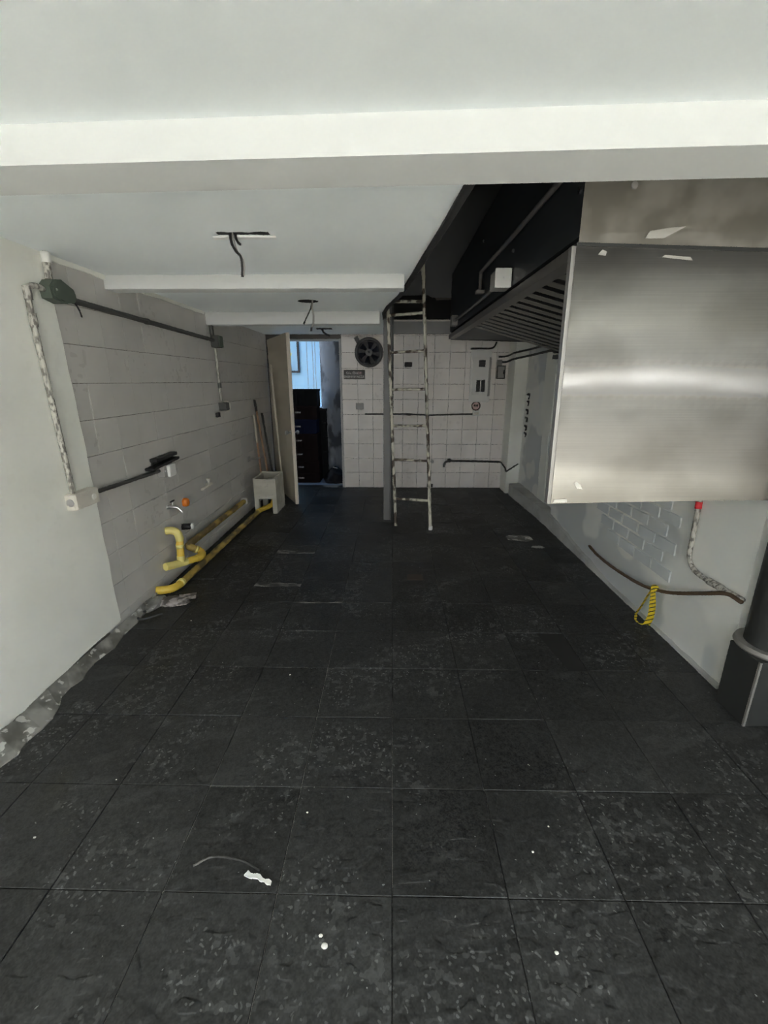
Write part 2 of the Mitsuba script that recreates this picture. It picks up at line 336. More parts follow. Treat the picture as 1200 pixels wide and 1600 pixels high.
# right wall
wr = thing('wall_right', kind='structure')
for b_ in (box(XR, 2.3, 1.97, 4.62, -0.1, 2.9), box(XR + 0.07, 2.3, 4.62, 6.66, -0.1, 2.9), box(XR, 2.3, 1.97, 6.66, 2.9, 4.2)):
    add('masonry', b_, 'm_right', parent=wr)
struct('wall_right_front', box(2.12, 2.3, YF, 1.96, -0.1, 4.2), 'm_right')
add('pilaster', box(1.62, XR + 0.07, 6.16, YB, 0, 2.9, 0.006), 'm_plaster_white', parent=wr)
rgs = np.random.default_rng(17)
add('plaster_strip', extrude(jag((5.02, 0.10), (5.12, 0.95), 8, 0.02, rgs) + jag((5.06, 1.02), (5.10, 2.2), 10, 0.015, rgs) + jag((5.42, 2.2), (5.44, 1.02), 10, 0.02, rgs) + jag((5.32, 0.92), (5.28, 0.10), 8, 0.02, rgs), 0.012, 'yz', XR + 0.06), 'm_plaster_white', parent=wr)
# bricks where the render is worn thin
bh, bl = 0.088, 0.215
rg3 = np.random.default_rng(11)
for r_ in range(6):
    for c_ in range(5):
        y0 = 2.52 + bl * c_ + (bl / 2 if r_ % 2 else 0); z0 = 0.34 + bh * r_
        cy, cz = y0 + bl / 2, z0 + bh / 2
        if not sg.Polygon([(2.5, 0.40), (2.95, 0.30), (3.25, 0.36), (3.5, 0.55), (3.58, 0.9), (2.45, 0.9)]).contains(sg.Point(cy, cz)): continue
        g = 0.007 + 0.005 * rg3.random()
        m = box(XR - 0.006 - 0.003 * rg3.random(), XR + 0.01, y0 + g, y0 + bl - g, z0 + g * 0.8, z0 + bh - g * 0.8, 0.003)
        add('brick', rot(m, rg3.normal(0, 1.2), [1, 0, 0], [XR, cy, cz]), 'm_brick_grey', parent=wr)
# black drip marks on the old paint of the right wall: five loops of tar
tz = [1.36, 1.27, 1.16, 1.06, 0.95, 0.86]
for k, z in enumerate(tz):
    c = np.array([[XR + 0.066, 6.02 + 0.05 * math.cos(a) * (1 if k == 0 else 0.8), z + (0.03 - 0.002 * k) * math.sin(a) + 0.012 * math.cos(2 * a)] for a in np.linspace(0, 4.6, 10)])
    add('tar_mark', tube(c, [0.006 + 0.012 * rng.random() for _ in c], 6), 'm_black', True, parent=wr)
# front wall, attic roof and an unseen attic wall added to keep light out
wf = thing('wall_front', kind='structure')
add('lintel', box(-1.95, 2.3, YF - 0.15, YF, ZC, 4.2), 'm_facade', parent=wf)
struct('trim_5', box(-1.95, 2.3, 1.2, 1.42, 2.33, 4.2), 'm_attic')
struct('roof', box(-2.0, 2.35, YF - 0.15, 6.7, 4.2, 4.3), 'm_attic')

# curbs along the walls
cl = [(-1.765, 0.0)]
def ribbon(xy0, xy1, z0, z1):
    """solid strip between two plan polylines; z0 at the outer, z1 at the wall side"""
    n = len(xy0); v, f = [], []
    for (a, b) in zip(xy0, xy1):
        v += [(*a, -0.03), (*a, z0), (*b, z1 if np.isscalar(z1) else z1[len(v) // 4]), (*b, -0.03)]
    for i in range(n - 1):
        for k in range(4):
            q = 4 * i + k; s = 4 * i + (k + 1) % 4
            f += [[q, s, s + 4], [q, s + 4, q + 4]]
    f += [[0, 2, 1], [0, 3, 2], [4 * n - 4, 4 * n - 3, 4 * n - 2], [4 * n - 4, 4 * n - 2, 4 * n - 1]]
    m = trimesh.Trimesh(v, f, process=False); m.fix_normals(); return m
yy = np.linspace(0.2, 3.0, 40)
o = [(-1.70 + 0.10 * math.exp(-((y - 1.5) / 0.35) ** 2) + 0.012 * rng.normal() - 0.05 * (y > 2.75), y) for y in yy]
i_ = [(-1.745 + 0.006 * rng.normal(), y) for y in yy]
struct('baseboard_left', ribbon(o, i_, 0.006, [0.035 + 0.02 * meshkit.noise([y * 7, 0, 0]) for y in yy]), 'm_curb')
yy = np.linspace(1.98, 6.1, 50)
hgt = [0.02 + 0.15 * np.clip((y - 3.2) / 1.4, 0, 1) + 0.004 * rng.normal() for y in yy]
o = [(XR - 0.02 - 0.006 * rng.random() - 0.05 * np.clip((y - 5.0), 0, 1), y) for y in yy]
i_ = [(XR + (0.072 if y > 4.72 else 0.004), y) for y in yy]
m = ribbon(o, i_, 0.012, hgt)
for k, (y, h) in enumerate(zip(yy, hgt)): m.vertices[4 * k + 1, 2] = max(h - 0.015, 0.012)
struct('baseboard_right', m, 'm_curb_smooth', 40)

# rear door
dr_ = thing('door_1', kind='structure')
hx, hy, ex, ey = -1.715, 6.46, -1.225, 5.49
L = math.hypot(ex - hx, ey - hy); ang = math.degrees(math.atan2(ey - hy, ex - hx))
def doorpart(m): m.apply_translation([hx, hy, 0]); return rotz(m, ang, [hx, hy, 0])
add('leaf', doorpart(box(0, L - 0.012, -0.02, 0.02, 0.012, 2.09, 0.002)), 'm_door', parent=dr_)
add('edge_strip', doorpart(box(L - 0.012, L, -0.022, 0.022, 0.012, 2.09, 0.002)), 'm_door_edge', parent=dr_, label='pale worn free edge of the door')
for s in (-1, 1):
    add('knob', doorpart(lathe([(0, 0), (0.026, 0.0), (0.026, 0.006), (0.011, 0.01), (0.011, 0.03), (0.026, 0.042), (0.027, 0.056), (0.018, 0.066), (0, 0.068)], [L - 0.06, s * 0.02, 0.93], [0, s, 0])), 'm_chrome', 30, parent=dr_, label='round metal door knob')
for z in (1.95, 1.78, 0.25):
    add('hinge', doorpart(box(-0.012, 0.02, -0.032, -0.02, z - 0.06, z + 0.06, 0.003)), 'm_dark_iron', parent=dr_)
struct('trim_6', cat(box(dx1 - 0.03, dx1, YB - 0.002, YB + 0.16, 0, dz, 0.002), box(dx0, dx1, YB - 0.002, YB + 0.16, dz - 0.02, dz, 0.002)), 'm_band')

# back yard
struct('yard_floor', box(-3.2, 0.2, 6.66, 9.2, -0.15, -0.003), 'm_yard')
struct('wall_yard', cat(box(-3.2, 0.2, 9.0, 9.2, -0.1, 9.0), box(0.0, 0.2, 6.66, 9.0, -0.1, 9.0), box(-3.2, -3.0, 6.66, 9.0, -0.1, 9.0), box(-3.2, 0.2, 6.66, 6.76, 4.2, 9.0)), 'm_blue_wall')  # unseen height and side walls shaped to cut sky light in the yard
for k, x in enumerate((-1.66, -1.55, -1.50)):
    add('seam', box(x, x + 0.008, 8.992, 9.0, 0, 3.4), 'm_grey_plate', parent='wall_yard')
wn = thing('window_1', kind='structure')
for (x0, x1, z0, z1) in ((-2.62, -2.58, 1.73, 2.75), (-1.835, -1.80, 1.73, 2.75), (-2.6, -1.8, 1.70, 1.735), (-2.6, -1.8, 2.72, 2.76), (-2.05, -2.015, 1.73, 2.75), (-2.33, -2.30, 1.73, 2.75)):
    add('frame_bar', box(x0, x1, 8.93, 8.99, z0, z1, 0.003), 'm_black', parent=wn)
add('pane', box(-2.6, -1.82, 8.985, 8.992, 1.73, 2.74), 'm_blue_wall', parent=wn)

# outdoors in front of the open shop front
struct('street', box(-40, 40, -30, YF - 2.2, -0.16, -0.05), 'm_asphalt')
struct('sidewalk', box(-40, 40, YF - 2.2, YF, -0.16, -0.02), 'm_pavement')
sh = thing('added_stall_roof', 'long white sloping stall roof added out of view across the street to brighten the steel panel reflection', 'roof')  # added out of view to be mirrored brightly in the steel panel
add('sheet', extrude([(-16.7, 1.84), (-16.0, 1.50), (-16.0, 1.44), (-16.7, 1.78)], 44, 'yz', -22), 'm_facade_white', parent=sh)
sl = add('added_stall_lamp', tube([(-6, -15.93, 1.548), (12, -15.93, 1.548), (30, -15.93, 1.548)], 0.05, 8), 'm_facade_white', label='long row of glowing tubes added out of view to make the bright line on the steel panel', cat='lamp')
scene[sl]['emitter'] = {'type': 'area', 'radiance': rgb((2.1, 2.2, 2.25))}  # unseen glowing tube added for the highlight on the steel panel
for x in (-20, -10, 0, 10, 20):
    add('leg', seg((x, -16.2, -0.05), (x, -16.2, 1.45), 0.04), 'm_facade', True, parent=sh)
bf = thing('building', 'long pale building across the street, in front of the shop', 'building')
add('wall', box(-40, 40, -22, -20, -0.02, 6.0), 'm_facade', parent=bf)
struct('side_wall', cat(box(-9, -1.95, YF - 0.15, YF, -0.1, 4.2), box(2.3, 9, YF - 0.15, YF, -0.1, 4.2)), 'm_facade')

# ================================================================ HOOD
hood = thing('extractor_hood', 'large stainless steel kitchen extractor hood hanging along the right wall', 'extractor hood')
hx0, hy0, hy1 = 0.715, 1.95, 6.0
def grid_panel(c00, c10, c11, c01, nx, nz, bulge):
    s, t = np.meshgrid(np.linspace(0, 1, nx), np.linspace(0, 1, nz)); s, t = s.ravel(), t.ravel()
    c00, c10, c11, c01 = map(np.array, (c00, c10, c11, c01))
    p = ((1 - s) * (1 - t))[:, None] * c00 + (s * (1 - t))[:, None] * c10 + (s * t)[:, None] * c11 + ((1 - s) * t)[:, None] * c01
    p[:, 1] += bulge(s, t)
    f = []
    for j in range(nz - 1):
        for i in range(nx - 1):
            q = j * nx + i; f += [[q, q + 1, q + nx + 1], [q, q + nx + 1, q + nx]]
    return trimesh.Trimesh(p, f, process=False), np.stack([s, t], 1)
bul = lambda s, t: 0.004 * np.sin(np.pi * s) * np.sin(np.pi * t) + 0.0015 * np.sin(5 * s + 3 * t)
pm, puv = grid_panel((hx0 + 0.012, hy0, 1.012), (1.725, hy0, 1.037), (1.725, hy0, 2.022), (hx0, hy0, 2.055), 24, 24, bul)
add('end_panel', pm, 'm_steel', True, parent=hood, uv=puv, label='brushed steel end panel hanging low')
add('end_panel_back', box(hx0 + 0.014, 1.725, hy0 + 0.006, hy0 + 0.018, 1.03, 2.02), 'm_steel_dull', parent=hood)
add('flange', extrude([(hx0 - 0.004, 1.010), (hx0 + 0.013, 1.010), (hx0 + 0.001, 2.055), (hx0 - 0.016, 2.055)], 0.035, 'xz', hy0 + 0.004), 'm_flange', parent=hood)
um, uuv = grid_panel((hx0 + 0.004, hy0 - 0.006, 2.060), (1.725, hy0 - 0.006, 2.028), (1.725, hy0 - 0.006, 2.80), (hx0 + 0.006, hy0 - 0.006, 2.80), 12, 12, lambda s, t: 0.003 * np.sin(4 * s + 6 * t))
add('upper_panel', um, 'm_steel_dull', True, parent=hood, uv=uuv, label='dull stained upper steel panel')
add('seam_strip', extrude([(hx0 - 0.004, 2.052), (1.725, 2.019), (1.725, 2.031), (hx0 - 0.004, 2.063)], 0.010, 'xz', hy0 - 0.012), 'm_dark_iron', parent=hood)
add('side_panel', extrude([(hy0, 2.09), (hy1, 2.14), (hy1, 2.80), (hy0, 2.80)], 0.02, 'yz', hx0 + 0.012), 'm_hood_dark', parent=hood, label='long blackened side panel')
add('lip', extrude([(hy0 + 0.035, 2.015), (hy1, 2.058), (hy1, 2.105), (hy0 + 0.035, 2.062)], 0.075, 'yz', hx0 - 0.002), 'm_hood_lip', parent=hood, label='grey metal lower lip')
add('far_panel', extrude([(hx0 + 0.03, 2.05), (XR - 0.01, 2.02), (XR - 0.01, 2.8), (hx0 + 0.03, 2.8)], 0.015, 'xz', hy1 - 0.015), 'm_hood_dark', parent=hood)
add('top_panel', box(hx0 + 0.03, XR - 0.01, hy0 + 0.02, hy1 - 0.02, 2.79, 2.80), 'm_hood_dark', parent=hood)
add('underside', extrude([(hx0 + 0.07, 2.055), (XR - 0.01, 2.03), (XR - 0.01, 2.04), (hx0 + 0.07, 2.065)], 1.35, 'xz', 4.62), 'm_hood_dark', parent=hood)
# baffle filters: sloping slats from the lip down to the wall gutter
k = 0
for y in np.arange(hy0 + 0.12, 4.62, 0.165):
    m = box(0, 0.98, -0.036, 0.036, -0.003, 0.003, 0.001)
    m = rot(m, 15.0, [0, 1, 0], [0, 0, 0]); m.apply_translation([hx0 + 0.06, y, 2.05])
    add('baffle_slat', m, 'm_baffle', parent=hood)
    k += 1
add('slat_gap_shade', extrude([(hx0 + 0.06, 2.067), (XR - 0.01, 1.812), (XR - 0.01, 1.832), (hx0 + 0.06, 2.087)], 2.6, 'xz', hy0 + 0.03), 'm_black', parent=hood)  # black sheet set close above the slats to paint their gaps dark
add('grease_gutter', box(1.62, XR - 0.005, hy0 + 0.03, 4.75, 1.76, 1.80, 0.004), 'm_hood_dark', parent=hood)
for (y, z) in ((2.0, 2.255), (3.0, 2.30), (4.0, 2.62)):
    add('bolt', lathe([(0, 0), (0.011, 0), (0.011, 0.008), (0, 0.012)], [hx0 + 0.012, y, z], [-1, 0, 0], 10), 'm_chrome', 30, parent=hood)
for (pts) in (((0.735, 1.015), (0.80, 1.02), (0.795, 1.035), (0.74, 1.032)), ((0.835, 1.085), (0.86, 1.08), (0.85, 1.10), (0.83, 1.115), (0.82, 1.11)),
              ((0.97, 2.075), (1.04, 2.075), (1.12, 2.115), (1.05, 2.11), (0.985, 2.10)), ((0.80, 2.022), (0.83, 2.018), (0.835, 2.032), (0.815, 2.04)), ((1.05, 2.012), (1.17, 2.00), (1.16, 2.012), (1.06, 2.02))):
    add('tape_scrap', extrude(pts, 0.0012, 'xz', hy0 - 0.0105 if pts[0][1] > 2.06 else hy0 - 0.003), 'm_scrap' if pts[0][1] < 1.5 else 'm_tape_scrap', parent=hood)
add('dent_cap', lathe([(0, 0), (0.014, 0), (0.012, 0.004), (0, 0.006)], [0.90, hy0 - 0.012, 2.25], [0, -1, 0], 12), 'm_grey_plate', 30, parent=hood)

hb = thing('switch_box', 'white square electrical box on the black side of the hood', 'electrical box')
add('body', box(0.625, 0.726, 2.99, 3.14, 2.10, 2.20, 0.004), 'm_grey_plate', parent=hb)
add('cover', box(0.622, 0.722, 2.978, 2.99, 2.096, 2.205, 0.004), 'm_white', parent=hb, label='white square cover plate')
add('screw', lathe([(0, 0), (0.006, 0), (0, 0.004)], [0.672, 2.978, 2.15], [0, -1, 0], 8), 'm_chrome', parent=hb)
hc = thing('conduit', 'thin metal conduit running along the hood from the white box to a far junction box', 'conduit')
add('pipe', tube([(0.69, 3.14, 2.15), (0.69, 4.2, 2.165), (0.69, 5.3, 2.19)], 0.014), 'm_conduit_dark', True, parent=hc)
add('junction_box', box(0.655, 0.726, 5.3, 5.42, 2.14, 2.25, 0.006), 'm_collar', parent=hc)
hc = thing('conduit', 'upper conduit on the black hood side with a short vertical drop', 'conduit')
add('pipe', tube(spline([(0.69, 2.05, 2.34), (0.69, 3.0, 2.35), (0.69, 3.78, 2.365), (0.69, 3.85, 2.35), (0.69, 3.86, 2.30), (0.69, 3.86, 2.235)], 6), 0.013), 'm_hood_lip', True, parent=hc)
add('end_cap', box(0.66, 0.726, 3.84, 3.90, 2.215, 2.24, 0.004), 'm_collar', parent=hc)

# ================================================================ LEFT WALL CONDUITS
WX = XL + 0.001
PX = XL + 0.012
jb = thing('junction_box', 'green grey electrical junction box high on the left wall where conduits meet', 'junction box')
add('body', extrude([(2.375, 1.945), (2.45, 1.93), (2.535, 1.945), (2.555, 1.975), (2.545, 2.01), (2.46, 2.045), (2.40, 2.035), (2.365, 2.00)], 0.06, 'yz', PX - 0.006), 'm_green_box', parent=jb)
add('cover', extrude([(2.39, 1.955), (2.45, 1.943), (2.528, 1.955), (2.54, 1.98), (2.46, 2.033), (2.405, 2.025), (2.38, 2.0)], 0.008, 'yz', PX + 0.054), 'm_green_box', parent=jb)
add('screw', lathe([(0, 0), (0.006, 0), (0, 0.004)], [PX + 0.062, 2.405, 1.99], [1, 0, 0], 8), 'm_chrome', parent=jb)
add('knockout_wire', tube(spline([(PX + 0.03, 2.56, 1.96), (PX + 0.035, 2.585, 1.925), (PX + 0.035, 2.60, 1.885)], 5), 0.004, 6), 'm_black', True, parent=jb, label='short black wire end hanging out')
c = thing('conduit', 'paint flaked conduit stub from the green box up to the ceiling', 'conduit')
add('pipe', seg((PX + 0.02, 2.42, 2.04), (PX + 0.02, 2.43, ZC), 0.017), 'm_conduit_peel', True, parent=c)
add('collar', seg((PX + 0.02, 2.43, ZC - 0.05), (PX + 0.02, 2.43, ZC - 0.002), 0.022), 'm_white', True, parent=c, label='white plaster collar')
c = thing('conduit', 'paint flaked conduit bending down from the green box to the cream outlet box', 'conduit')
add('pipe', tube(spline([(PX + 0.018, 2.38, 1.985), (PX + 0.018, 2.31, 1.99), (PX + 0.018, 2.265, 1.965), (PX + 0.018, 2.258, 1.90), (PX + 0.018, 2.265, 1.6), (PX + 0.018, 2.275, 1.3), (PX + 0.018, 2.285, 0.96)], 8), 0.014), 'm_conduit_peel', True, parent=c)
for z in (1.95, 1.83):
    add('coupling', seg((PX + 0.018, 2.262, z - 0.03), (PX + 0.018, 2.262, z + 0.03), 0.018), 'm_conduit_peel', True, parent=c)
c = thing('conduit', 'dark grey conduit running along the top of the left wall to the far junction box', 'conduit')
add('pipe', seg((PX + 0.02, 2.55, 1.965), (PX + 0.02, 4.50, 1.925), 0.017), 'm_conduit_dark', True, parent=c)
add('strap', seg((PX + 0.02, 3.3, 1.9495), (PX + 0.02, 3.33, 1.949), 0.021), 'm_conduit_dark', True, parent=c)
jb = thing('junction_box', 'small grey junction box below the ceiling beam at the far left', 'junction box')
add('body', box(PX - 0.006, PX + 0.07, 4.50, 4.61, 1.86, 1.97, 0.006), 'm_conduit_dark', parent=jb)
add('cover', box(PX + 0.07, PX + 0.078, 4.503, 4.607, 1.863, 1.967, 0.003), 'm_green_box', parent=jb)
c = thing('conduit', 'vertical grey conduit from the far junction box to the round switch', 'conduit')
add('pipe', seg((PX + 0.016, 4.55, 1.86), (PX + 0.016, 4.56, 1.34), 0.013), 'm_conduit_peel', True, parent=c)
add('coupling', seg((PX + 0.016, 4.558, 1.48), (PX + 0.016, 4.558, 1.53), 0.017), 'm_conduit_dark', True, parent=c)
add('upper_stub', seg((PX + 0.016, 4.50, 1.97), (PX + 0.016, 4.495, 2.06), 0.02), 'm_conduit_dark', True, parent=c)
c = thing('light_switch', 'grey switch box with a white edged cover at the end of the far conduit', 'switch')
add('body', box(PX - 0.006, PX + 0.075, 4.53, 4.62, 1.26, 1.34, 0.008), 'm_conduit_dark', parent=c)
add('cover', lathe([(0, 0), (0.055, 0), (0.058, 0.006), (0.05, 0.012), (0, 0.013)], [PX + 0.03, 4.63, 1.30], [0.35, 1, 0], 20), 'm_cream', 30, parent=c, label='pale round cover')
add('black_plug', box(WX, WX + 0.03, 4.44, 4.50, 1.20, 1.245, 0.004), 'm_black', label='small black plug below the far switch on the left wall', cat='plug')
c = thing('outlet_box', 'cream outlet box low on the white part of the left wall', 'outlet')
add('body', box(PX - 0.006, PX + 0.05, 2.245, 2.44, 0.875, 0.965, 0.005), 'm_cream', parent=c)
add('cover', box(PX + 0.05, PX + 0.056, 2.248, 2.437, 0.878, 0.962, 0.003), 'm_cream', parent=c)
add('knockout', lathe([(0, 0), (0.022, 0), (0.020, 0.003), (0, 0.003)], [PX + 0.022, 2.245, 0.92], [0, -1, 0], 16), 'm_grey_plate', parent=c, label='grey round knockout')
add('socket_face', lathe([(0, 0), (0.018, 0), (0.016, 0.004), (0, 0.004)], [PX + 0.056, 2.39, 0.92], [1, 0, 0], 14), 'm_scrap', parent=c)
c = thing('conduit', 'dark conduit slanting from the cream outlet box to the white socket', 'conduit')
add('pipe', seg((PX + 0.012, 2.44, 0.925), (PX + 0.012, 3.198, 0.905), 0.013), 'm_conduit_dark', True, parent=c)
c = thing('wall_socket', 'white socket box below a torn black holder on the left wall', 'socket')
add('body', box(PX - 0.008, PX + 0.05, 3.20, 3.335, 0.85, 0.945, 0.005), 'm_grey_plate', parent=c)
add('cover', box(PX + 0.05, PX + 0.075, 3.235, 3.335, 0.85, 0.94, 0.006), 'm_white', parent=c, label='white cover')
add('screw', lathe([(0, 0), (0.007, 0), (0, 0.004)], [PX + 0.05, 3.215, 0.90], [1, 0, 0], 8), 'm_chrome', parent=c)
c = thing('wall_holder', 'torn black plastic holder above the white socket on the left wall', 'holder')
add('upper_flap', rot(box(WX, WX + 0.055, 3.13, 3.45, 0.985, 1.01, 0.004), 1.5, [1, 0, 0], [WX, 3.3, 1.0]), 'm_black', parent=c)
add('back_plate', box(WX, WX + 0.012, 3.14, 3.44, 0.945, 1.0, 0.003), 'm_dark_iron', parent=c)
add('lower_flap', rot(box(WX, WX + 0.065, 3.05, 3.46, 0.945, 0.965, 0.004), 3.0, [1, 0, 0], [WX, 3.3, 0.95]), 'm_black', parent=c)

# ---- taps
def tap(y, z, sc, label):
    t = thing('tap', label, 'tap')
    x = WX
    add('flange', lathe([(0, 0), (0.026 * sc, 0), (0.024 * sc, 0.006), (0.012 * sc, 0.01), (0, 0.01)], [x, y, z], [1, 0, 0], 16), 'm_chrome', 30, parent=t)
    add('body', tube(spline([(x + 0.005, y, z), (x + 0.05 * sc, y, z), (x + 0.085 * sc, y + 0.01, z - 0.008), (x + 0.115 * sc, y + 0.015, z - 0.04), (x + 0.118 * sc, y + 0.016, z - 0.055)], 5), np.interp(np.arange(21), [0, 6, 20], [0.013 * sc, 0.016 * sc, 0.011 * sc])), 'm_chrome', True, parent=t)
    add('stem', seg((x + 0.05 * sc, y, z), (x + 0.05 * sc, y, z + 0.05 * sc), 0.009 * sc), 'm_chrome', True, parent=t)
    add('handle', seg((x + 0.05 * sc, y - 0.032 * sc, z + 0.055 * sc), (x + 0.05 * sc, y + 0.032 * sc, z + 0.055 * sc), 0.008 * sc), 'm_dark_iron', True, parent=t, label='dark lever handle')
tap(3.29, 0.60, 0.85, 'chrome garden tap on the left wall above the yellow elbow')
add('wall_plug', lathe([(0, 0), (0.036, 0), (0.038, 0.02), (0.030, 0.035), (0.012, 0.04), (0, 0.04)], [WX, 3.56, 0.565], [1, 0, 0], 20), 'm_orange', 30, label='round orange plug on the left wall beside the tap', cat='plug')
c = thing('valve', 'small cream water valve stub on the left wall above the orange plug', 'valve')
add('barrel', tube([(WX + 0.035, 3.86, 0.60), (WX + 0.035, 3.95, 0.605), (WX + 0.035, 4.07, 0.61)], 0.016), 'm_cream', True, parent=c)
add('inlet', seg((WX, 4.03, 0.607), (WX + 0.04, 4.03, 0.607), 0.014), 'm_cream', True, parent=c)
add('stem', seg((WX + 0.035, 4.02, 0.61), (WX + 0.035, 4.02, 0.66), 0.010), 'm_cream', True, parent=c)
add('knob', lathe([(0, 0), (0.02, 0), (0.02, 0.016), (0, 0.018)], [WX + 0.035, 4.02, 0.655], [0, 0, 1], 12), 'm_cream', 30, parent=c)
c = thing('drain_stub', 'black pipe stub with a white ring on the left wall under the orange plug', 'pipe stub')
add('pipe', seg((WX, 3.47, 0.375), (WX + 0.07, 3.49, 0.375), 0.026), 'm_black', True, parent=c)
add('ring', lathe([(0.014, 0), (0.028, 0), (0.028, 0.018), (0.014, 0.018), (0.014, 0)], [WX + 0.07, 3.49, 0.375], [1, 0.25, 0], 18), 'm_white', 30, parent=c, label='white ring end')

# ---- yellow waste pipes
R = 0.028
yp = thing('waste_pipe', 'yellow drain pipe with upright elbow and tee, running dusty along the left wall', 'pipe')
add('elbow', tube(spline([(-1.757, 3.20, 0.43), (-1.72, 3.212, 0.432), (-1.68, 3.22, 0.415), (-1.666, 3.222, 0.37), (-1.666, 3.222, 0.345)], 6), R * 1.08), 'm_yellow_pale', True, parent=yp, label='pale yellow elbow')
add('riser', seg((-1.666, 3.222, 0.36), (-1.666, 3.20, 0.18), R), 'm_yellow', True, parent=yp)
add('collar', seg((-1.666, 3.215, 0.290), (-1.666, 3.212, 0.318), R * 1.13), 'm_yellow_pale', True, parent=yp)
add('tee', cat(seg((-1.666, 3.203, 0.225), (-1.666, 3.20, 0.17), R * 1.12), seg((-1.727, 3.07, 0.185), (-1.645, 3.24, 0.16), R * 1.1)), 'm_yellow_pale', 40, parent=yp, label='pale yellow tee fitting')
add('outlet_pipe', seg((-1.65, 3.232, 0.162), (-1.60, 3.34, 0.147), R), 'm_yellow', True, parent=yp)
add('outlet_elbow', tube(spline([(-1.607, 3.325, 0.149), (-1.59, 3.37, 0.148), (-1.592, 3.42, 0.155), (-1.625, 3.44, 0.175), (-1.645, 3.43, 0.19)], 6), R * 1.1), 'm_yellow', True, parent=yp)
add('wall_elbow', tube(spline([(-1.635, 3.435, 0.183), (-1.67, 3.41, 0.212), (-1.695, 3.41, 0.228), (-1.70, 3.46, 0.233), (-1.70, 3.50, 0.233)], 6), R * 1.08), 'm_yellow_dirty', True, parent=yp)
add('collar', seg((-1.638, 3.433, 0.185), (-1.65, 3.425, 0.195), R * 1.2), 'm_yellow_pale', True, parent=yp)
add('wall_run', seg((-1.70, 3.48, 0.233), (-1.705, 4.86, 0.215), R), 'm_yellow_dirty', True, parent=yp)
add('end_fitting', box(-1.75, -1.67, 4.86, 4.91, 0.18, 0.25, 0.01), 'm_cream', parent=yp, label='cream end fitting')
yp = thing('waste_pipe', 'dusty yellow lower drain pipe lying on the floor along the left wall', 'pipe')
add('elbow', tube(spline([(WX + 0.004, 2.955, 0.045), (WX + 0.05, 2.965, 0.045), (WX + 0.10, 3.0, 0.042), (WX + 0.12, 3.06, 0.04), (WX + 0.12, 3.10, 0.04)], 6), R * 1.1), 'm_yellow', True, parent=yp, label='clean bright yellow elbow')
add('collar', seg((WX + 0.12, 3.08, 0.041), (WX + 0.12, 3.12, 0.041), R * 1.19), 'm_yellow_pale', True, parent=yp)
add('pipe', seg((WX + 0.12, 3.10, 0.037), (WX + 0.155, 5.05, 0.042), R), 'm_yellow_dirty', True, parent=yp)
add('sink_elbow', tube(spline([(WX + 0.155, 5.02, 0.05), (WX + 0.19, 5.12, 0.055), (WX + 0.26, 5.22, 0.07), (WX + 0.29, 5.26, 0.12), (WX + 0.29, 5.27, 0.18)], 6), R * 1.05), 'm_yellow', True, parent=yp, label='bright yellow elbow below the sink')

# rubble heap at the pipe end
rg4 = np.random.default_rng(21)
def lump(cx, cy, rx, ry, h, seed, n=26):
    g = trimesh.creation.icosphere(3); v = g.vertices.copy()
    k = 1 + 0.5 * (meshkit.fbm(v * 2.2 + seed, 3, seed) - 0.5)
    v = v * k[:, None] * [rx, ry, h]; v[:, 2] = np.maximum(v[:, 2], -0.2 * h) + 0.2 * h
    v += [cx, cy, 0.001]; g.vertices = v; return g
c = thing('rubble_heap', 'grey lump of broken plaster on the floor at the end of the yellow pipe', 'rubble')
add('lump', lump(-1.60, 2.86, 0.13, 0.075, 0.028, 3), 'm_rubble', 40, parent=c)
add('lump', lump(-1.70, 2.82, 0.05, 0.12, 0.035, 5), 'm_curb', 40, parent=c)
add('flake', rotz(box(-1.56, -1.44, 2.84, 2.93, 0.03, 0.036, 0.002), 20, [-1.5, 2.9, 0]), 'm_rubble', parent=c)
add('cord', tube(spline([(-1.70, 2.72, 0.012), (-1.735, 2.66, 0.012), (-1.70, 2.60, 0.012), (-1.64, 2.62, 0.012), (-1.58, 2.68, 0.012)], 6), 0.009, 8), 'm_dark_iron', True, label='short dark cord on the floor beside the plaster rubble', cat='cord')

# ---- sink, brooms
sk = thing('utility_sink', 'small pale concrete laundry sink on legs in the far left corner', 'sink')
sx0, sx1, sy0, sy1 = -1.655, -1.385, 5.09, 5.48
basin = [box(sx0, sx1, sy0, sy0 + 0.03, 0.20, 0.43, 0.004), box(sx0, sx1, sy1 - 0.03, sy1, 0.20, 0.45, 0.004), box(sx0, sx0 + 0.03, sy0, sy1, 0.20, 0.44, 0.004), box(sx1 - 0.03, sx1, sy0, sy1, 0.20, 0.44, 0.004), box(sx0, sx1, sy0, sy1, 0.185, 0.215, 0.004)]
add('basin', cat(*basin), 'm_concrete_sink', parent=sk)
add('side_slab', box(sx1 - 0.05, sx1, sy0 + 0.05, sy1, 0.0, 0.20, 0.004), 'm_concrete_sink', parent=sk)
for x in (sx0, sx1 - 0.055):
    add('leg', box(x, x + 0.055, sy0, sy0 + 0.06, 0.0, 0.20, 0.005), 'm_concrete_sink', parent=sk)
add('leg', box(sx0, sx0 + 0.055, sy1 - 0.06, sy1, 0.0, 0.20, 0.005), 'm_concrete_sink', parent=sk)
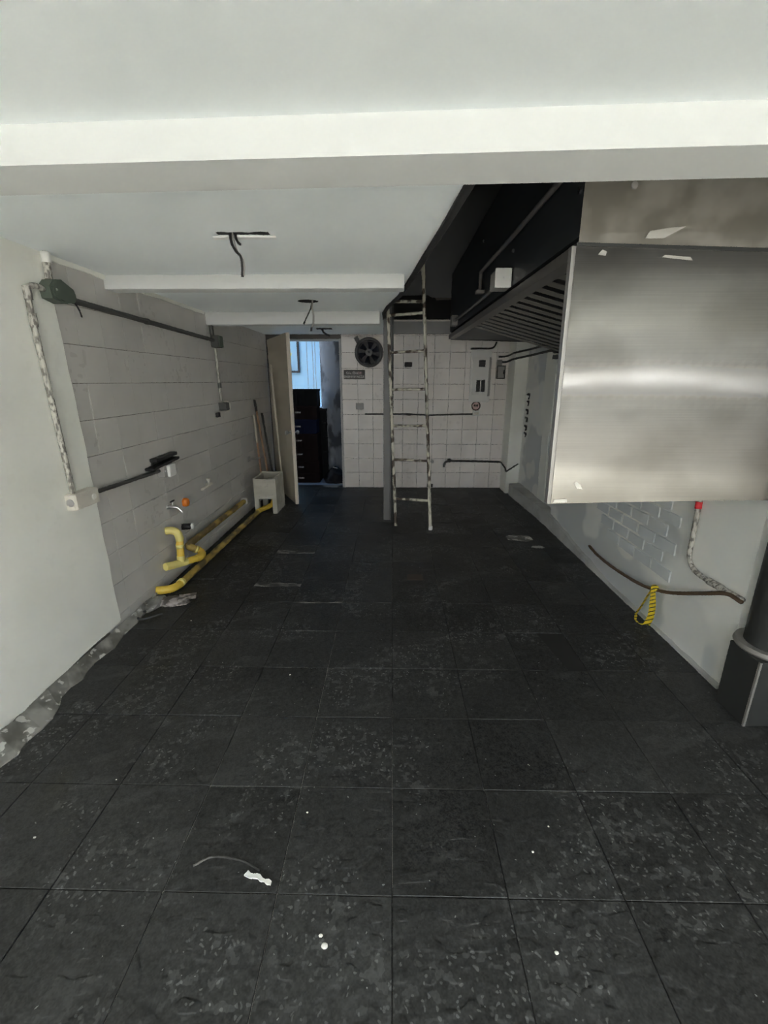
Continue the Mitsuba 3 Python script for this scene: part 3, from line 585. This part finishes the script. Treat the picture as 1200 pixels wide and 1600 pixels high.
def broom(label, foot, top, mat1, tip, gl=0.11, head=True):
    b = thing('broom', label, 'broom')
    f_, t_ = np.array(foot, float), np.array(top, float); g = t_ + (f_ - t_) * gl
    s = f_ + (t_ - f_) * (0.06 if head else 0.013)
    add('handle', seg(s, g, 0.013, 10), mat1, True, parent=b)
    add('grip', seg(g, t_, 0.015, 10), tip, True, parent=b)
    if head:
        add('head', box(f_[0] - 0.09, f_[0] + 0.09, f_[1] - 0.02, f_[1] + 0.02, 0.0, 0.10, 0.01), 'm_dark_iron', parent=b)
broom('wooden broom with a black grip leaning in the corner, leftmost of the sticks', (-1.60, 5.68, 0.05), (-1.742, 5.70, 1.32), 'm_wood', 'm_black')
broom('thin black stick leaning behind the sink between two wooden poles', (-1.50, 5.56, 0.0), (-1.69, 5.80, 1.15), 'm_black', 'm_black', 0.11, False)
broom('pale pole leaning against the open door behind the sink', (-1.44, 5.66, 0.0), (-1.60, 6.06, 1.75), 'm_pale_wood', 'm_pale_wood', 0.4, False)
broom('short light brown stick leaning beside the black grip in the corner', (-1.66, 5.53, 0.0), (-1.735, 5.60, 1.14), 'm_wood', 'm_pale_wood', 0.3, False)
c = thing('wall_bracket', 'small metal bracket on the left wall above the sink', 'bracket')
add('plate', box(WX, WX + 0.012, 5.28, 5.36, 0.60, 0.66, 0.003), 'm_grey_plate', parent=c)
add('arm', seg((WX + 0.01, 5.32, 0.63), (WX + 0.15, 5.38, 0.64), 0.010), 'm_collar', True, parent=c)

# ================================================================ LADDER AND COLUMN
ld = thing('ladder', 'tall rusty metal ladder with flaking cream paint rising into the ceiling hatch', 'ladder')
def rl(z): return np.array([0.046 - 0.042 * z, 4.66 + 0.05 * z, z])
def rr(z): return np.array([0.422 - 0.052 * z, 4.53 + 0.06 * z, z])
add('rail', tube([rl(0.0), rl(1.2), rl(2.235)], 0.017, 10), 'm_ladder', True, parent=ld)
add('rail', tube([rr(0.0), rr(1.3), rr(2.66)], 0.018, 10), 'm_ladder', True, parent=ld)
for z in (0.30, 0.725, 1.085, 1.45, 1.815, 2.165, 2.56):
    m = seg(rl(z + 0.01), rr(z + 0.02), 0.014, 8) if z < 2.3 else seg(rl(z) + [0.09, 0, 0], rr(z + 0.01), 0.013, 8)
    add('rung', m, 'm_ladder', True, parent=ld)
add('top_step', box(-0.055, 0.30, 4.755, 4.80, 2.29, 2.315, 0.004), 'm_ladder', parent=ld)
add('foot', lathe([(0, 0), (0.022, 0), (0.022, 0.04), (0, 0.045)], rr(0.0), [0, 0, 1], 10), 'm_white', 30, parent=ld, label='white foot cap')
cl_ = thing('steel_column', 'grey painted steel column just left of the ladder', 'column')
add('shaft', cat(box(-0.093, -0.018, 4.83, 4.842, 0, 2.30, 0.002), box(-0.093, -0.083, 4.84, 4.93, 0, 2.30, 0.002), box(-0.018, -0.008, 4.80, 4.95, 0, 2.30, 0.002)), 'm_column', parent=cl_)
add('shaded_flange', box(-0.008, 0.012, 4.83, 4.93, 0, 2.30, 0.002), 'm_dark_iron', parent=cl_, label='side flange coloured darker for its shading')  # right side given a darker colour to stand for its shading
add('base_plate', box(-0.11, 0.03, 4.79, 4.97, 0.0, 0.012, 0.003), 'm_dark_iron', parent=cl_)

# ================================================================ BACK WALL THINGS
fan = thing('exhaust_fan', 'round black exhaust fan in a grey ring high on the back wall', 'fan')
fo = np.array([-0.325, YB, 1.925])
add('housing', lathe([(0.155, 0.0), (0.195, 0.0), (0.198, 0.06), (0.185, 0.09), (0.165, 0.10), (0.155, 0.09), (0.155, 0.0)], fo, [0, -1, 0], 40), 'm_fan_ring', 30, parent=fan, label='grey round housing')
add('back_plate', lathe([(0, 0.002), (0.156, 0.002), (0.156, 0.008), (0, 0.008)], fo, [0, -1, 0], 32), 'm_black', parent=fan)
add('hub', lathe([(0, 0.0), (0.052, 0.0), (0.052, 0.075), (0.045, 0.085), (0, 0.087)], fo, [0, -1, 0], 24), 'm_fan_ring', 30, parent=fan)
add('hub_cap', lathe([(0, 0.086), (0.016, 0.086), (0.014, 0.094), (0, 0.095)], fo, [0, -1, 0], 14), 'm_black', parent=fan)
for k in range(6):
    a0 = k * math.pi / 3 + 0.3; pts = []
    for rr_, w0, w1 in ((0.048, -0.25, 0.30), (0.10, -0.28, 0.32), (0.145, -0.22, 0.36)):
        pts.append((rr_, a0 + w0, 0.03)); pts.append((rr_, a0 + w1, 0.062))
    v = [fo + [r_ * math.cos(a), -h_, r_ * math.sin(a)] for r_, a, h_ in pts]; v += [q + np.array([0, 0.004, 0]) for q in v]
    f = [[0, 1, 3], [0, 3, 2], [2, 3, 5], [2, 5, 4], [6, 9, 7], [6, 8, 9], [8, 11, 9], [8, 10, 11], [4, 5, 11], [4, 11, 10], [0, 2, 8], [0, 8, 6], [2, 4, 10], [2, 10, 8], [1, 7, 9], [1, 9, 3], [3, 9, 11], [3, 11, 5], [0, 6, 7], [0, 7, 1]]
    add('blade', trimesh.Trimesh(v, f, process=False), 'm_fan_blue', parent=fan)
add('bracket', rot(box(fo[0] - 0.19, fo[0] - 0.13, YB - 0.015, YB - 0.001, fo[2] + 0.13, fo[2] + 0.21, 0.003), -30, [0, 1, 0], fo + [-0.16, 0, 0.16]), 'm_fan_ring', parent=fan)

sg_ = thing('exit_sign', 'small dark sign reading SALIDA DE EMERGENCIA below the exhaust fan', 'sign')
add('plate', box(-0.685, -0.385, YB - 0.010, YB - 0.001, 1.572, 1.697, 0.002), 'm_sign', parent=sg_)
def letters(txt, h, cx, cz, y):
    m = meshkit.text_mesh(txt, h, 0.0015, True); v = np.array(m.vertices)
    v = np.stack([v[:, 0], -v[:, 2], v[:, 1]], 1); v[:, 0] += cx - (v[:, 0].min() + v[:, 0].max()) / 2; v[:, 2] += cz - h / 2; v[:, 1] += y
    m.vertices = v; return m
add('lettering', letters('SALIDA', 0.033, -0.568, 1.655, YB - 0.0105), 'm_sign_text', parent=sg_)
add('lettering', letters('DE', 0.033, -0.458, 1.655, YB - 0.0105), 'm_sign_red', parent=sg_)
add('lettering', letters('EMERGENCIA', 0.032, -0.535, 1.605, YB - 0.0105), 'm_sign_text', parent=sg_)

bp = thing('breaker_panel', 'white breaker panel with black switches on the right part of the back wall', 'breaker panel')
add('body', box(1.09, 1.375, YB - 0.03, YB - 0.002, 1.26, 1.955, 0.004), 'm_panel_white', parent=bp)
add('door', box(1.12, 1.345, YB - 0.042, YB - 0.03, 1.36, 1.86, 0.003), 'm_panel_white', parent=bp)
add('side_cover', box(1.345, 1.375, YB - 0.045, YB - 0.03, 1.34, 1.86, 0.003), 'm_grey_plate', parent=bp)
for (x0, x1, z0, z1) in ((1.20, 1.29, 1.735, 1.825), (1.18, 1.232, 1.40, 1.56), (1.248, 1.30, 1.40, 1.56)):
    b_ = add('breaker', box(x0, x1, YB - 0.052, YB - 0.042, z0, z1, 0.002), 'm_black', parent=bp, label='black breaker block')
    for z in np.arange(z0 + 0.02, z1 - 0.01, 0.032):
        add('toggle', box(x0 + 0.012, x1 - 0.012, YB - 0.06, YB - 0.052, z, z + 0.012, 0.002), 'm_dark_iron', parent=b_)
c = thing('cable', 'thick dark cable entering the top of the breaker panel', 'cable')
add('run', tube(spline([(1.08, YB - 0.02, 1.975), (1.2, YB - 0.02, 1.978), (1.33, YB - 0.02, 1.975), (1.38, YB - 0.02, 1.985), (1.41, YB - 0.02, 2.01), (1.43, YB - 0.02, 2.06)], 5), 0.011, 8), 'm_black', True, parent=c)
c = thing('switch_box', 'grey metal switch box right of the breaker panel', 'switch box')
add('body', box(1.45, 1.565, YB - 0.07, YB, 1.575, 1.75, 0.005), 'm_grey_plate', parent=c)
add('frame', cat(box(1.45, 1.565, YB - 0.082, YB - 0.07, 1.74, 1.752), box(1.45, 1.462, YB - 0.082, YB - 0.07, 1.575, 1.74), box(1.553, 1.565, YB - 0.082, YB - 0.07, 1.575, 1.74), box(1.45, 1.565, YB - 0.082, YB - 0.07, 1.575, 1.587)), 'm_dark_iron', parent=c)
add('lever', box(1.535, 1.55, YB - 0.10, YB - 0.08, 1.64, 1.69, 0.003), 'm_black', parent=c)
add('connector', box(1.455, 1.52, YB - 0.05, YB, 1.75, 1.83, 0.006), 'm_collar', parent=c)
add('cable', tube(spline([(1.47, YB - 0.03, 1.87), (1.55, YB - 0.05, 1.87), (1.595, 6.35, 1.885), (1.60, 6.12, 1.90), (1.66, 5.7, 1.915), (1.70, 5.3, 1.93), (1.70, 5.1, 1.95)], 6), 0.012, 8), 'm_dark_iron', True, label='upper of two dark cables curving from the grey switch box to the hood', cat='cable')
add('cable', tube(spline([(1.52, YB - 0.03, 1.80), (1.57, YB - 0.05, 1.80), (1.59, 6.35, 1.81), (1.60, 6.12, 1.825), (1.69, 5.6, 1.85), (1.70, 5.2, 1.86), (1.70, 4.8, 1.86)], 6), 0.013, 8), 'm_dark_iron', True, label='lower of two dark cables curving from the grey switch box to the hood', cat='cable')
c = thing('gas_valve', 'black valve block under the far corner of the hood', 'valve')
add('body', box(1.64, 1.72, 4.72, 4.84, 1.82, 1.93, 0.015), 'm_black', parent=c)
add('knob', lathe([(0, 0), (0.02, 0), (0.02, 0.03), (0, 0.035)], [1.68, 4.72, 1.87], [0, -1, 0], 12), 'm_grey_plate', 30, parent=c)
c = thing('wall_socket', 'small white socket at the end of the conduit below the breaker panel', 'socket')
add('body', box(1.155, 1.255, YB - 0.05, YB, 1.065, 1.135, 0.005), 'm_white', parent=c)
add('face', box(1.17, 1.24, YB - 0.054, YB - 0.05, 1.08, 1.12, 0.002), 'm_cream', parent=c)
c = thing('round_label', 'round red edged warning label under the breaker panel', 'label')
add('disc', lathe([(0, 0), (0.062, 0), (0.062, 0.003), (0, 0.003)], [1.20, YB - 0.001, 1.205], [0, -1, 0], 24), 'm_pink', parent=c)
add('ring', lathe([(0.05, 0), (0.066, 0), (0.066, 0.005), (0.05, 0.005), (0.05, 0)], [1.20, YB - 0.001, 1.205], [0, -1, 0], 24), 'm_drain', parent=c)
add('symbol', cat(box(1.17, 1.195, YB - 0.006, YB - 0.003, 1.195, 1.225), box(1.205, 1.23, YB - 0.006, YB - 0.003, 1.195, 1.225)), 'm_drain', parent=c)
c = thing('conduit', 'thin conduit along the back wall behind the ladder to the white socket', 'conduit')
add('pipe', tube([(-0.39, YB - 0.014, 1.09), (0.2, YB - 0.014, 1.088), (0.55, YB - 0.014, 1.075), (1.155, YB - 0.014, 1.09)], 0.011, 8), 'm_conduit_dark', True, parent=c)
add('coupling', seg((0.2, YB - 0.014, 1.088), (0.27, YB - 0.014, 1.085), 0.017, 8), 'm_dark_iron', True, parent=c)
c = thing('blank_plate', 'grey blank plate on the back wall under the exit sign', 'plate')
add('plate', box(-0.525, -0.41, YB - 0.012, YB - 0.001, 1.155, 1.245, 0.003), 'm_grey_plate', parent=c)
add('clip', box(-0.48, -0.44, YB - 0.02, YB - 0.001, 1.12, 1.15, 0.003), 'm_scrap', parent=c)
add('cable_hole_cover', box(0.17, 0.275, YB - 0.03, YB - 0.001, 1.735, 1.80, 0.008), 'm_black', label='small black box on the back wall tiles seen between the ladder rails', cat='box')
c = thing('water_pipe', 'low dark water pipe with a small tap along the bottom of the back wall', 'pipe')
add('pipe', tube([(0.84, YB - 0.03, 0.415), (1.2, YB - 0.03, 0.41), (1.60, YB - 0.03, 0.40)], 0.014), 'm_dark_iron', True, parent=c)
add('flange', lathe([(0, 0), (0.03, 0), (0.028, 0.02), (0.016, 0.035), (0, 0.035)], [0.85, YB - 0.001, 0.415], [0, -1, 0], 14), 'm_dark_iron', 30, parent=c)
add('spout', tube(spline([(0.84, YB - 0.04, 0.41), (0.79, YB - 0.06, 0.40), (0.77, YB - 0.07, 0.36), (0.765, YB - 0.07, 0.33)], 5), 0.015), 'm_conduit_dark', True, parent=c)
add('bend', tube(spline([(1.60, YB - 0.03, 0.40), (1.607, 6.4, 0.395), (1.607, 6.2, 0.36), (1.607, 6.12, 0.33), (1.66, 6.10, 0.37), (1.76, 6.10, 0.44)], 5), 0.010, 8), 'm_dark_iron', True, parent=c)
for i, (x, z) in enumerate(((0.60, 0.40), (0.575, 0.23))):
    c = thing('pipe_stub', ('upper', 'lower')[i] + ' of two capped grey pipe stubs low on the back wall right of the ladder', 'pipe stub')
    add('stub', lathe([(0, 0), (0.026 - 0.006 * i, 0), (0.024 - 0.006 * i, 0.03), (0, 0.032)], [x, YB - 0.001, z], [0, -1, 0], 14), 'm_grey_plate', 30, parent=c)
add('floor_outlet', box(0.53, 0.62, YB - 0.03, YB - 0.001, 0.015, 0.06, 0.006), 'm_black', label='small black drain outlet at the foot of the back wall', cat='drain')

# ================================================================ CEILING LAMP HOLES
c = thing('wiring', 'loose twisted wires hanging from the long torn slot in the ceiling', 'wires')
add('wire', tube(spline([(-0.72, 2.195, 2.22), (-0.715, 2.19, 2.14), (-0.695, 2.18, 2.10), (-0.672, 2.17, 2.075), (-0.668, 2.17, 2.03), (-0.672, 2.17, 1.995)], 6), 0.006, 6), 'm_black', True, parent=c)
add('wire', tube(spline([(-0.715, 2.2, 2.22), (-0.70, 2.19, 2.13), (-0.684, 2.18, 2.09), (-0.66, 2.17, 2.05), (-0.664, 2.17, 2.0)], 6), 0.004, 6), 'm_grey_plate', True, parent=c)
add('wire', tube(spline([(-0.70, 2.2, 2.2), (-0.69, 2.19, 2.145), (-0.672, 2.18, 2.125)], 5), 0.006, 6), 'm_black', True, parent=c)
add('torn_plaster', extrude(jag((-0.80, 2.203), (-0.52, 2.206), 14, 0.004) + jag((-0.52, 2.222), (-0.80, 2.235), 14, 0.009), 0.006, 'xy', ZC - 0.006), 'm_white', parent=ceil)
c = thing('wiring', 'pale and dark wires hanging from the round hole in the ceiling', 'wires')
add('wire', tube(spline([(-0.65, 3.9, 2.20), (-0.655, 3.89, 2.12), (-0.645, 3.88, 2.06), (-0.65, 3.88, 2.0), (-0.665, 3.88, 1.97)], 6), 0.008, 6), 'm_grey_plate', True, parent=c)
add('wire', tube(spline([(-0.655, 3.9, 2.20), (-0.665, 3.89, 2.12), (-0.70, 3.88, 2.05), (-0.72, 3.88, 2.01)], 6), 0.005, 6), 'm_dark_iron', True, parent=c)
add('connector', seg((-0.72, 3.88, 2.012), (-0.727, 3.88, 1.995), 0.008, 8), 'm_black', True, parent=c)
add('connector', seg((-0.665, 3.88, 1.972), (-0.67, 3.88, 1.94), 0.008, 8), 'm_black', True, parent=c)
c = thing('lamp_holder', 'broken dark lamp holder on the ceiling above the rear doorway', 'lamp holder')
add('plate', box(-0.93, -0.74, 5.74, 5.80, ZC - 0.012, ZC, 0.003), 'm_black', parent=c)
add('stub', tube(spline([(-0.86, 5.77, ZC - 0.01), (-0.84, 5.77, ZC - 0.05), (-0.80, 5.77, ZC - 0.075), (-0.77, 5.77, ZC - 0.08)], 5), 0.012, 8), 'm_black', True, parent=c)

# ================================================================ YARD THINGS
cw = thing('stained_column', 'soot stained round concrete column outside the rear doorway', 'column')
add('shaft', lathe([(0, -0.003), (0.36, -0.003), (0.36, 3.2), (0, 3.2)], [-0.80, 7.45, 0], [0, 0, 1], 40), 'm_stained', 30, parent=cw)
def crate(label, x0, x1, y0, y1, z0, z1, m, logo=True, group='plastic crates stacked outside the rear door'):
    c = thing('crate', label, 'crate', group)
    w = 0.012
    rim = 0.03
    add('shell', cat(box(x0, x1, y0, y0 + w, z0, z1 - rim, 0.002), box(x0, x1, y1 - w, y1, z0, z1 - rim, 0.002), box(x0, x0 + w, y0, y1, z0, z1 - rim, 0.002), box(x1 - w, x1, y0, y1, z0, z1 - rim, 0.002), box(x0, x1, y0, y1, z0, z0 + w, 0.002)), m, parent=c)
    add('rim', cat(box(x0 - 0.008, x1 + 0.008, y0 - 0.008, y0 + w, z1 - rim, z1 - 0.002, 0.003), box(x0 - 0.008, x1 + 0.008, y1 - w, y1 + 0.008, z1 - rim, z1 - 0.002, 0.003), box(x0 - 0.008, x0 + w, y0, y1, z1 - rim, z1 - 0.002, 0.003), box(x1 - w, x1 + 0.008, y0, y1, z1 - rim, z1 - 0.002, 0.003)), m, parent=c)
    n = 6
    for k in range(n + 1):
        x = x0 + (x1 - x0 - 0.012) * k / n
        add('rib', box(x, x + 0.012, y0 - 0.007, y0, z0 + 0.01, z1 - rim, 0.002), m, parent=c)
    if logo:
        zc = z0 + (z1 - z0) * 0.5
        for a, b in ((0.04, 0.052), (0.062, 0.085), (0.09, 0.125)):
            add('printed_mark', box(x0 + a, x0 + b, y0 - 0.010, y0 - 0.007, zc - 0.010, zc + 0.012), 'm_grey_plate', parent=c, label='small pale printed mark')
zs = [0.0, 0.155, 0.345, 0.555, 0.77, 0.985, 1.19, 1.43]
names = ['lowest maroon crate of the stack outside the rear door', 'second maroon crate from the floor in the stack outside the rear door', 'third maroon crate from the floor in the stack outside the rear door', 'fourth crate from the floor, just below the dark blue one, outside the rear door', 'dark blue crate in the middle of the stack outside the rear door', 'maroon crate directly above the dark blue one outside the rear door', 'black topmost crate of the stack outside the rear door']
for k in range(7):
    off = rng.normal(0, 0.006)
    crate(names[k], -1.52 + off, -1.15 + off, 6.80 + 0.004 * k, 7.10, zs[k], zs[k + 1], 'm_crate_blue' if k == 4 else 'm_crate_black' if k == 6 else 'm_crate', k != 6)
lo = ['lowest', 'second', 'third', 'fourth', 'topmost']
for k in range(5):
    crate(lo[k] + ' crate of the half hidden rear stack beside the stained column', -1.44, -1.05, 7.14, 7.40, 0.226 * k, 0.226 * (k + 1), 'm_crate_black', k == 4)
bg = thing('garbage_bag', 'black garbage bag slumped on the yard floor below the stained column', 'bag')
g = lump(-0.90, 6.86, 0.17, 0.14, 0.20, 9); g.vertices += meshkit.fbm(g.vertices * 14, 3, 4)[:, None] * [0.02, 0.02, 0.02] - [0, 0, 0.01]
g.vertices[:, 2] = np.maximum(g.vertices[:, 2], 0.0)
add('sack', g, 'm_bag', 40, parent=bg)
add('tie', rot(box(-0.93, -0.85, 6.80, 6.815, 0.235, 0.25, 0.003), 15, [0, 1, 0], [-0.9, 6.8, 0.24]), 'm_grey_plate', parent=bg, label='pale tie')
add('paper_scrap', rotz(box(-0.83, -0.73, 6.70, 6.74, 0.0, 0.004), 12, [-0.78, 6.72, 0]), 'm_dust', label='white paper scrap on the threshold of the rear door', cat='paper')
pt = thing('plant', 'yellow leaved plant beside the barred yard window', 'plant')
rgp = np.random.default_rng(5)
add('stem', tube([(-2.09, 8.75, 0), (-2.08, 8.75, 0.9), (-2.06, 8.75, 2.3)], 0.012, 6), 'm_wood', True, parent=pt)
for k in range(26):
    z = 1.35 + 1.0 * rgp.random(); x = -2.06 + 0.08 * rgp.normal(); s = 0.035 + 0.025 * rgp.random(); a = rgp.random() * 6.28
    v = np.array([[-s, 0, 0], [0, 0.01, 0.4 * s], [s * 1.2, 0, 0], [0, -0.01, -0.4 * s], [0, 0.012, 0]]); R_ = trimesh.transformations.rotation_matrix(a, [rgp.normal(), 1, rgp.normal()])[:3, :3]
    add('leaf', trimesh.Trimesh(v @ R_.T + [x, 8.75 + 0.05 * rgp.normal(), z], [[0, 4, 1], [1, 4, 2], [2, 4, 3], [3, 4, 0]], process=False), 'm_leaf', parent=pt)

# ================================================================ RIGHT WALL THINGS
c = thing('cable', 'brown cable drooping along the foot of the right wall to the black post', 'cable')
add('run', tube(spline([(XR - 0.004, 3.62, 0.17), (XR - 0.02, 3.45, 0.165), (XR - 0.03, 3.18, 0.175), (XR - 0.03, 2.82, 0.21), (XR - 0.03, 2.62, 0.255), (XR - 0.03, 2.43, 0.325), (XR - 0.03, 2.2, 0.44), (XR - 0.03, 2.05, 0.515), (XR - 0.03, 1.95, 0.52)], 6), 0.011, 8), 'm_brown_cable', True, parent=c)
tp = thing('tape_bundle', 'yellow and black barrier tape looped over the brown cable', 'barrier tape')
def ribbon3(pts, w, wdir, th=0.0015):
    p = spline(pts, 8); wd = np.array(wdir, float); wd /= np.linalg.norm(wd); n = len(p)
    t = np.gradient(p, axis=0); nn = np.cross(t, wd); nn /= np.linalg.norm(nn, axis=1, keepdims=True)
    rings = [np.stack([p - wd * w / 2 - nn * th, p + wd * w / 2 - nn * th, p + wd * w / 2 + nn * th, p - wd * w / 2 + nn * th], 1)]
    v = rings[0].reshape(-1, 3); f = []
    for i in range(n - 1):
        for k in range(4):
            q, s = 4 * i + k, 4 * i + (k + 1) % 4; f += [[q, s, s + 4], [q, s + 4, q + 4]]
    f += [[0, 2, 1], [0, 3, 2], [4 * n - 4, 4 * n - 3, 4 * n - 2], [4 * n - 4, 4 * n - 2, 4 * n - 1]]
    return trimesh.Trimesh(v, f, process=False)
add('strand', ribbon3([(XR - 0.045, 2.60, 0.285), (XR - 0.05, 2.635, 0.20), (XR - 0.05, 2.68, 0.10), (XR - 0.045, 2.73, 0.02)], 0.02, (0.3, 1, 0.3)), 'm_tape', True, parent=tp)
add('strand', ribbon3([(XR - 0.05, 2.595, 0.285), (XR - 0.065, 2.56, 0.20), (XR - 0.07, 2.545, 0.11), (XR - 0.075, 2.565, 0.03)], 0.026, (-0.5, 1, 0)), 'm_tape', True, parent=tp)
add('strand', ribbon3([(XR - 0.048, 2.585, 0.285), (XR - 0.058, 2.535, 0.19), (XR - 0.062, 2.525, 0.11), (XR - 0.065, 2.545, 0.04)], 0.016, (-0.2, 1, 0.4)), 'm_tape', True, parent=tp)
add('strand', ribbon3([(XR - 0.075, 2.56, 0.035), (XR - 0.09, 2.60, 0.014), (XR - 0.085, 2.66, 0.012), (XR - 0.05, 2.72, 0.02)], 0.018, (-0.6, 1, 0)), 'm_tape', True, parent=tp)
add('knot', lump(0, 0, 0.022, 0.03, 0.024, 2), 'm_tape', 40, parent=tp)
scene[tp + '__knot']['to_world'] = T().translate([XR - 0.035, 2.60, 0.265])
c = thing('conduit', 'worn grey conduit dropping from under the steel panel and bending to the black post', 'conduit')
add('pipe', tube(spline([(XR - 0.018, 2.40, 1.05), (XR - 0.018, 2.39, 0.85), (XR - 0.018, 2.385, 0.68), (XR - 0.018, 2.38, 0.585), (XR - 0.018, 2.33, 0.53), (XR - 0.018, 2.24, 0.515), (XR - 0.018, 2.1, 0.52), (XR - 0.018, 1.96, 0.525)], 8), 0.014), 'm_conduit_peel', True, parent=c)
add('red_tape', seg((XR - 0.018, 2.391, 0.865), (XR - 0.018, 2.395, 0.905), 0.017), 'm_red', True, parent=c, label='band of red tape')
add('coupling', seg((XR - 0.018, 2.20, 0.515), (XR - 0.018, 2.10, 0.52), 0.019), 'm_conduit_peel', True, parent=c)

ps = thing('chute_post', 'dark iron pipe on a square base with a collar ring at the right edge', 'post')
add('base', box(1.648, 1.86, 1.715, 1.90, 0, 0.345, 0.003), 'm_dark_iron', parent=ps)
add('corner_strip', cat(box(1.645, 1.648, 1.712, 1.722, 0, 0.345), box(1.645, 1.655, 1.712, 1.715, 0, 0.345)), 'm_collar', parent=ps, label='thin pale corner strip')  # narrow paler strip along the front corner of the base
add('pipe', lathe([(0, 0.34), (0.108, 0.34), (0.108, 2.3), (0, 2.3)], [1.785, 1.83, 0], [0, 0, 1], 32), 'm_dark_iron', 30, parent=ps)
add('collar', lathe([(0.10, 0.345), (0.14, 0.345), (0.146, 0.355), (0.14, 0.372), (0.10, 0.372), (0.10, 0.345)], [1.785, 1.83, 0], [0, 0, 1], 36), 'm_collar', 30, parent=ps, label='grey collar ring')

# ================================================================ FLOOR BITS
add('grate', box(0.13, 0.26, 3.26, 3.37, 0.0005, 0.005, 0.002), 'm_drain', label='small rusty floor drain cover in the middle of the floor', cat='drain')
def splat(label, cx, cy, rx, ry, m, seed, h=0.003, name='plaster_spot', catg='stain'):
    rs = np.random.default_rng(seed); a = np.linspace(0, 2 * np.pi, 26, endpoint=False); k = 1 + 0.35 * (meshkit.noise(np.stack([np.cos(a) * 2 + seed, np.sin(a) * 2, a * 0], 1), seed) - 0.5) * 2
    add(name, extrude(np.stack([cx + rx * k * np.cos(a), cy + ry * k * np.sin(a)], 1), h, 'xy', 0.0025), m, label=label, cat=catg)
splat('pale plaster spot on the dark floor near the right wall', 1.30, 4.27, 0.12, 0.11, 'm_curb', 4)
splat('small pale plaster crumb patch beside the larger plaster spot', 1.42, 4.02, 0.06, 0.03, 'm_curb', 8)
add('scuff_mark', tube(spline([(-0.655, 1.055, 0.001), (-0.60, 1.085, 0.001), (-0.50, 1.075, 0.001), (-0.43, 1.045, 0.001)], 6), 0.004, 6), 'm_scuff', True, parent='floor')
c = add('plaster_chip', rotz(extrude(jag((-0.475, 1.012), (-0.378, 1.016), 9, 0.004) + jag((-0.38, 1.026), (-0.47, 1.03), 9, 0.005), 0.006, 'xy', 0.002), -18, [-0.43, 1.02, 0]), 'm_white', label='white plaster sliver on the floor in the left foreground', cat='plaster chip')
rs = np.random.default_rng(31)
spots = [(-0.185, 0.845, 0.008), (-0.20, 0.87, 0.005), (0.472, 0.842, 0.005), (0.49, 1.12, 0.0035), (-0.31, 1.25, 0.003)] + [(-1.4 + 2.8 * rs.random(), 0.75 + 2.2 * rs.random(), 0.0018 + 0.002 * rs.random()) for _ in range(7)]
for k, (x, y, r_) in enumerate(spots):
    g = trimesh.creation.icosphere(1, radius=r_); g.vertices *= [1 + 0.5 * rs.random(), 1, 0.7]; g.vertices += [x, y, r_ * 0.5 + 0.001]
    add('plaster_crumb', g, 'm_scrap', label='tiny white plaster crumb lying on the dark floor tiles', cat='plaster crumb', group='plaster crumbs scattered over the floor')
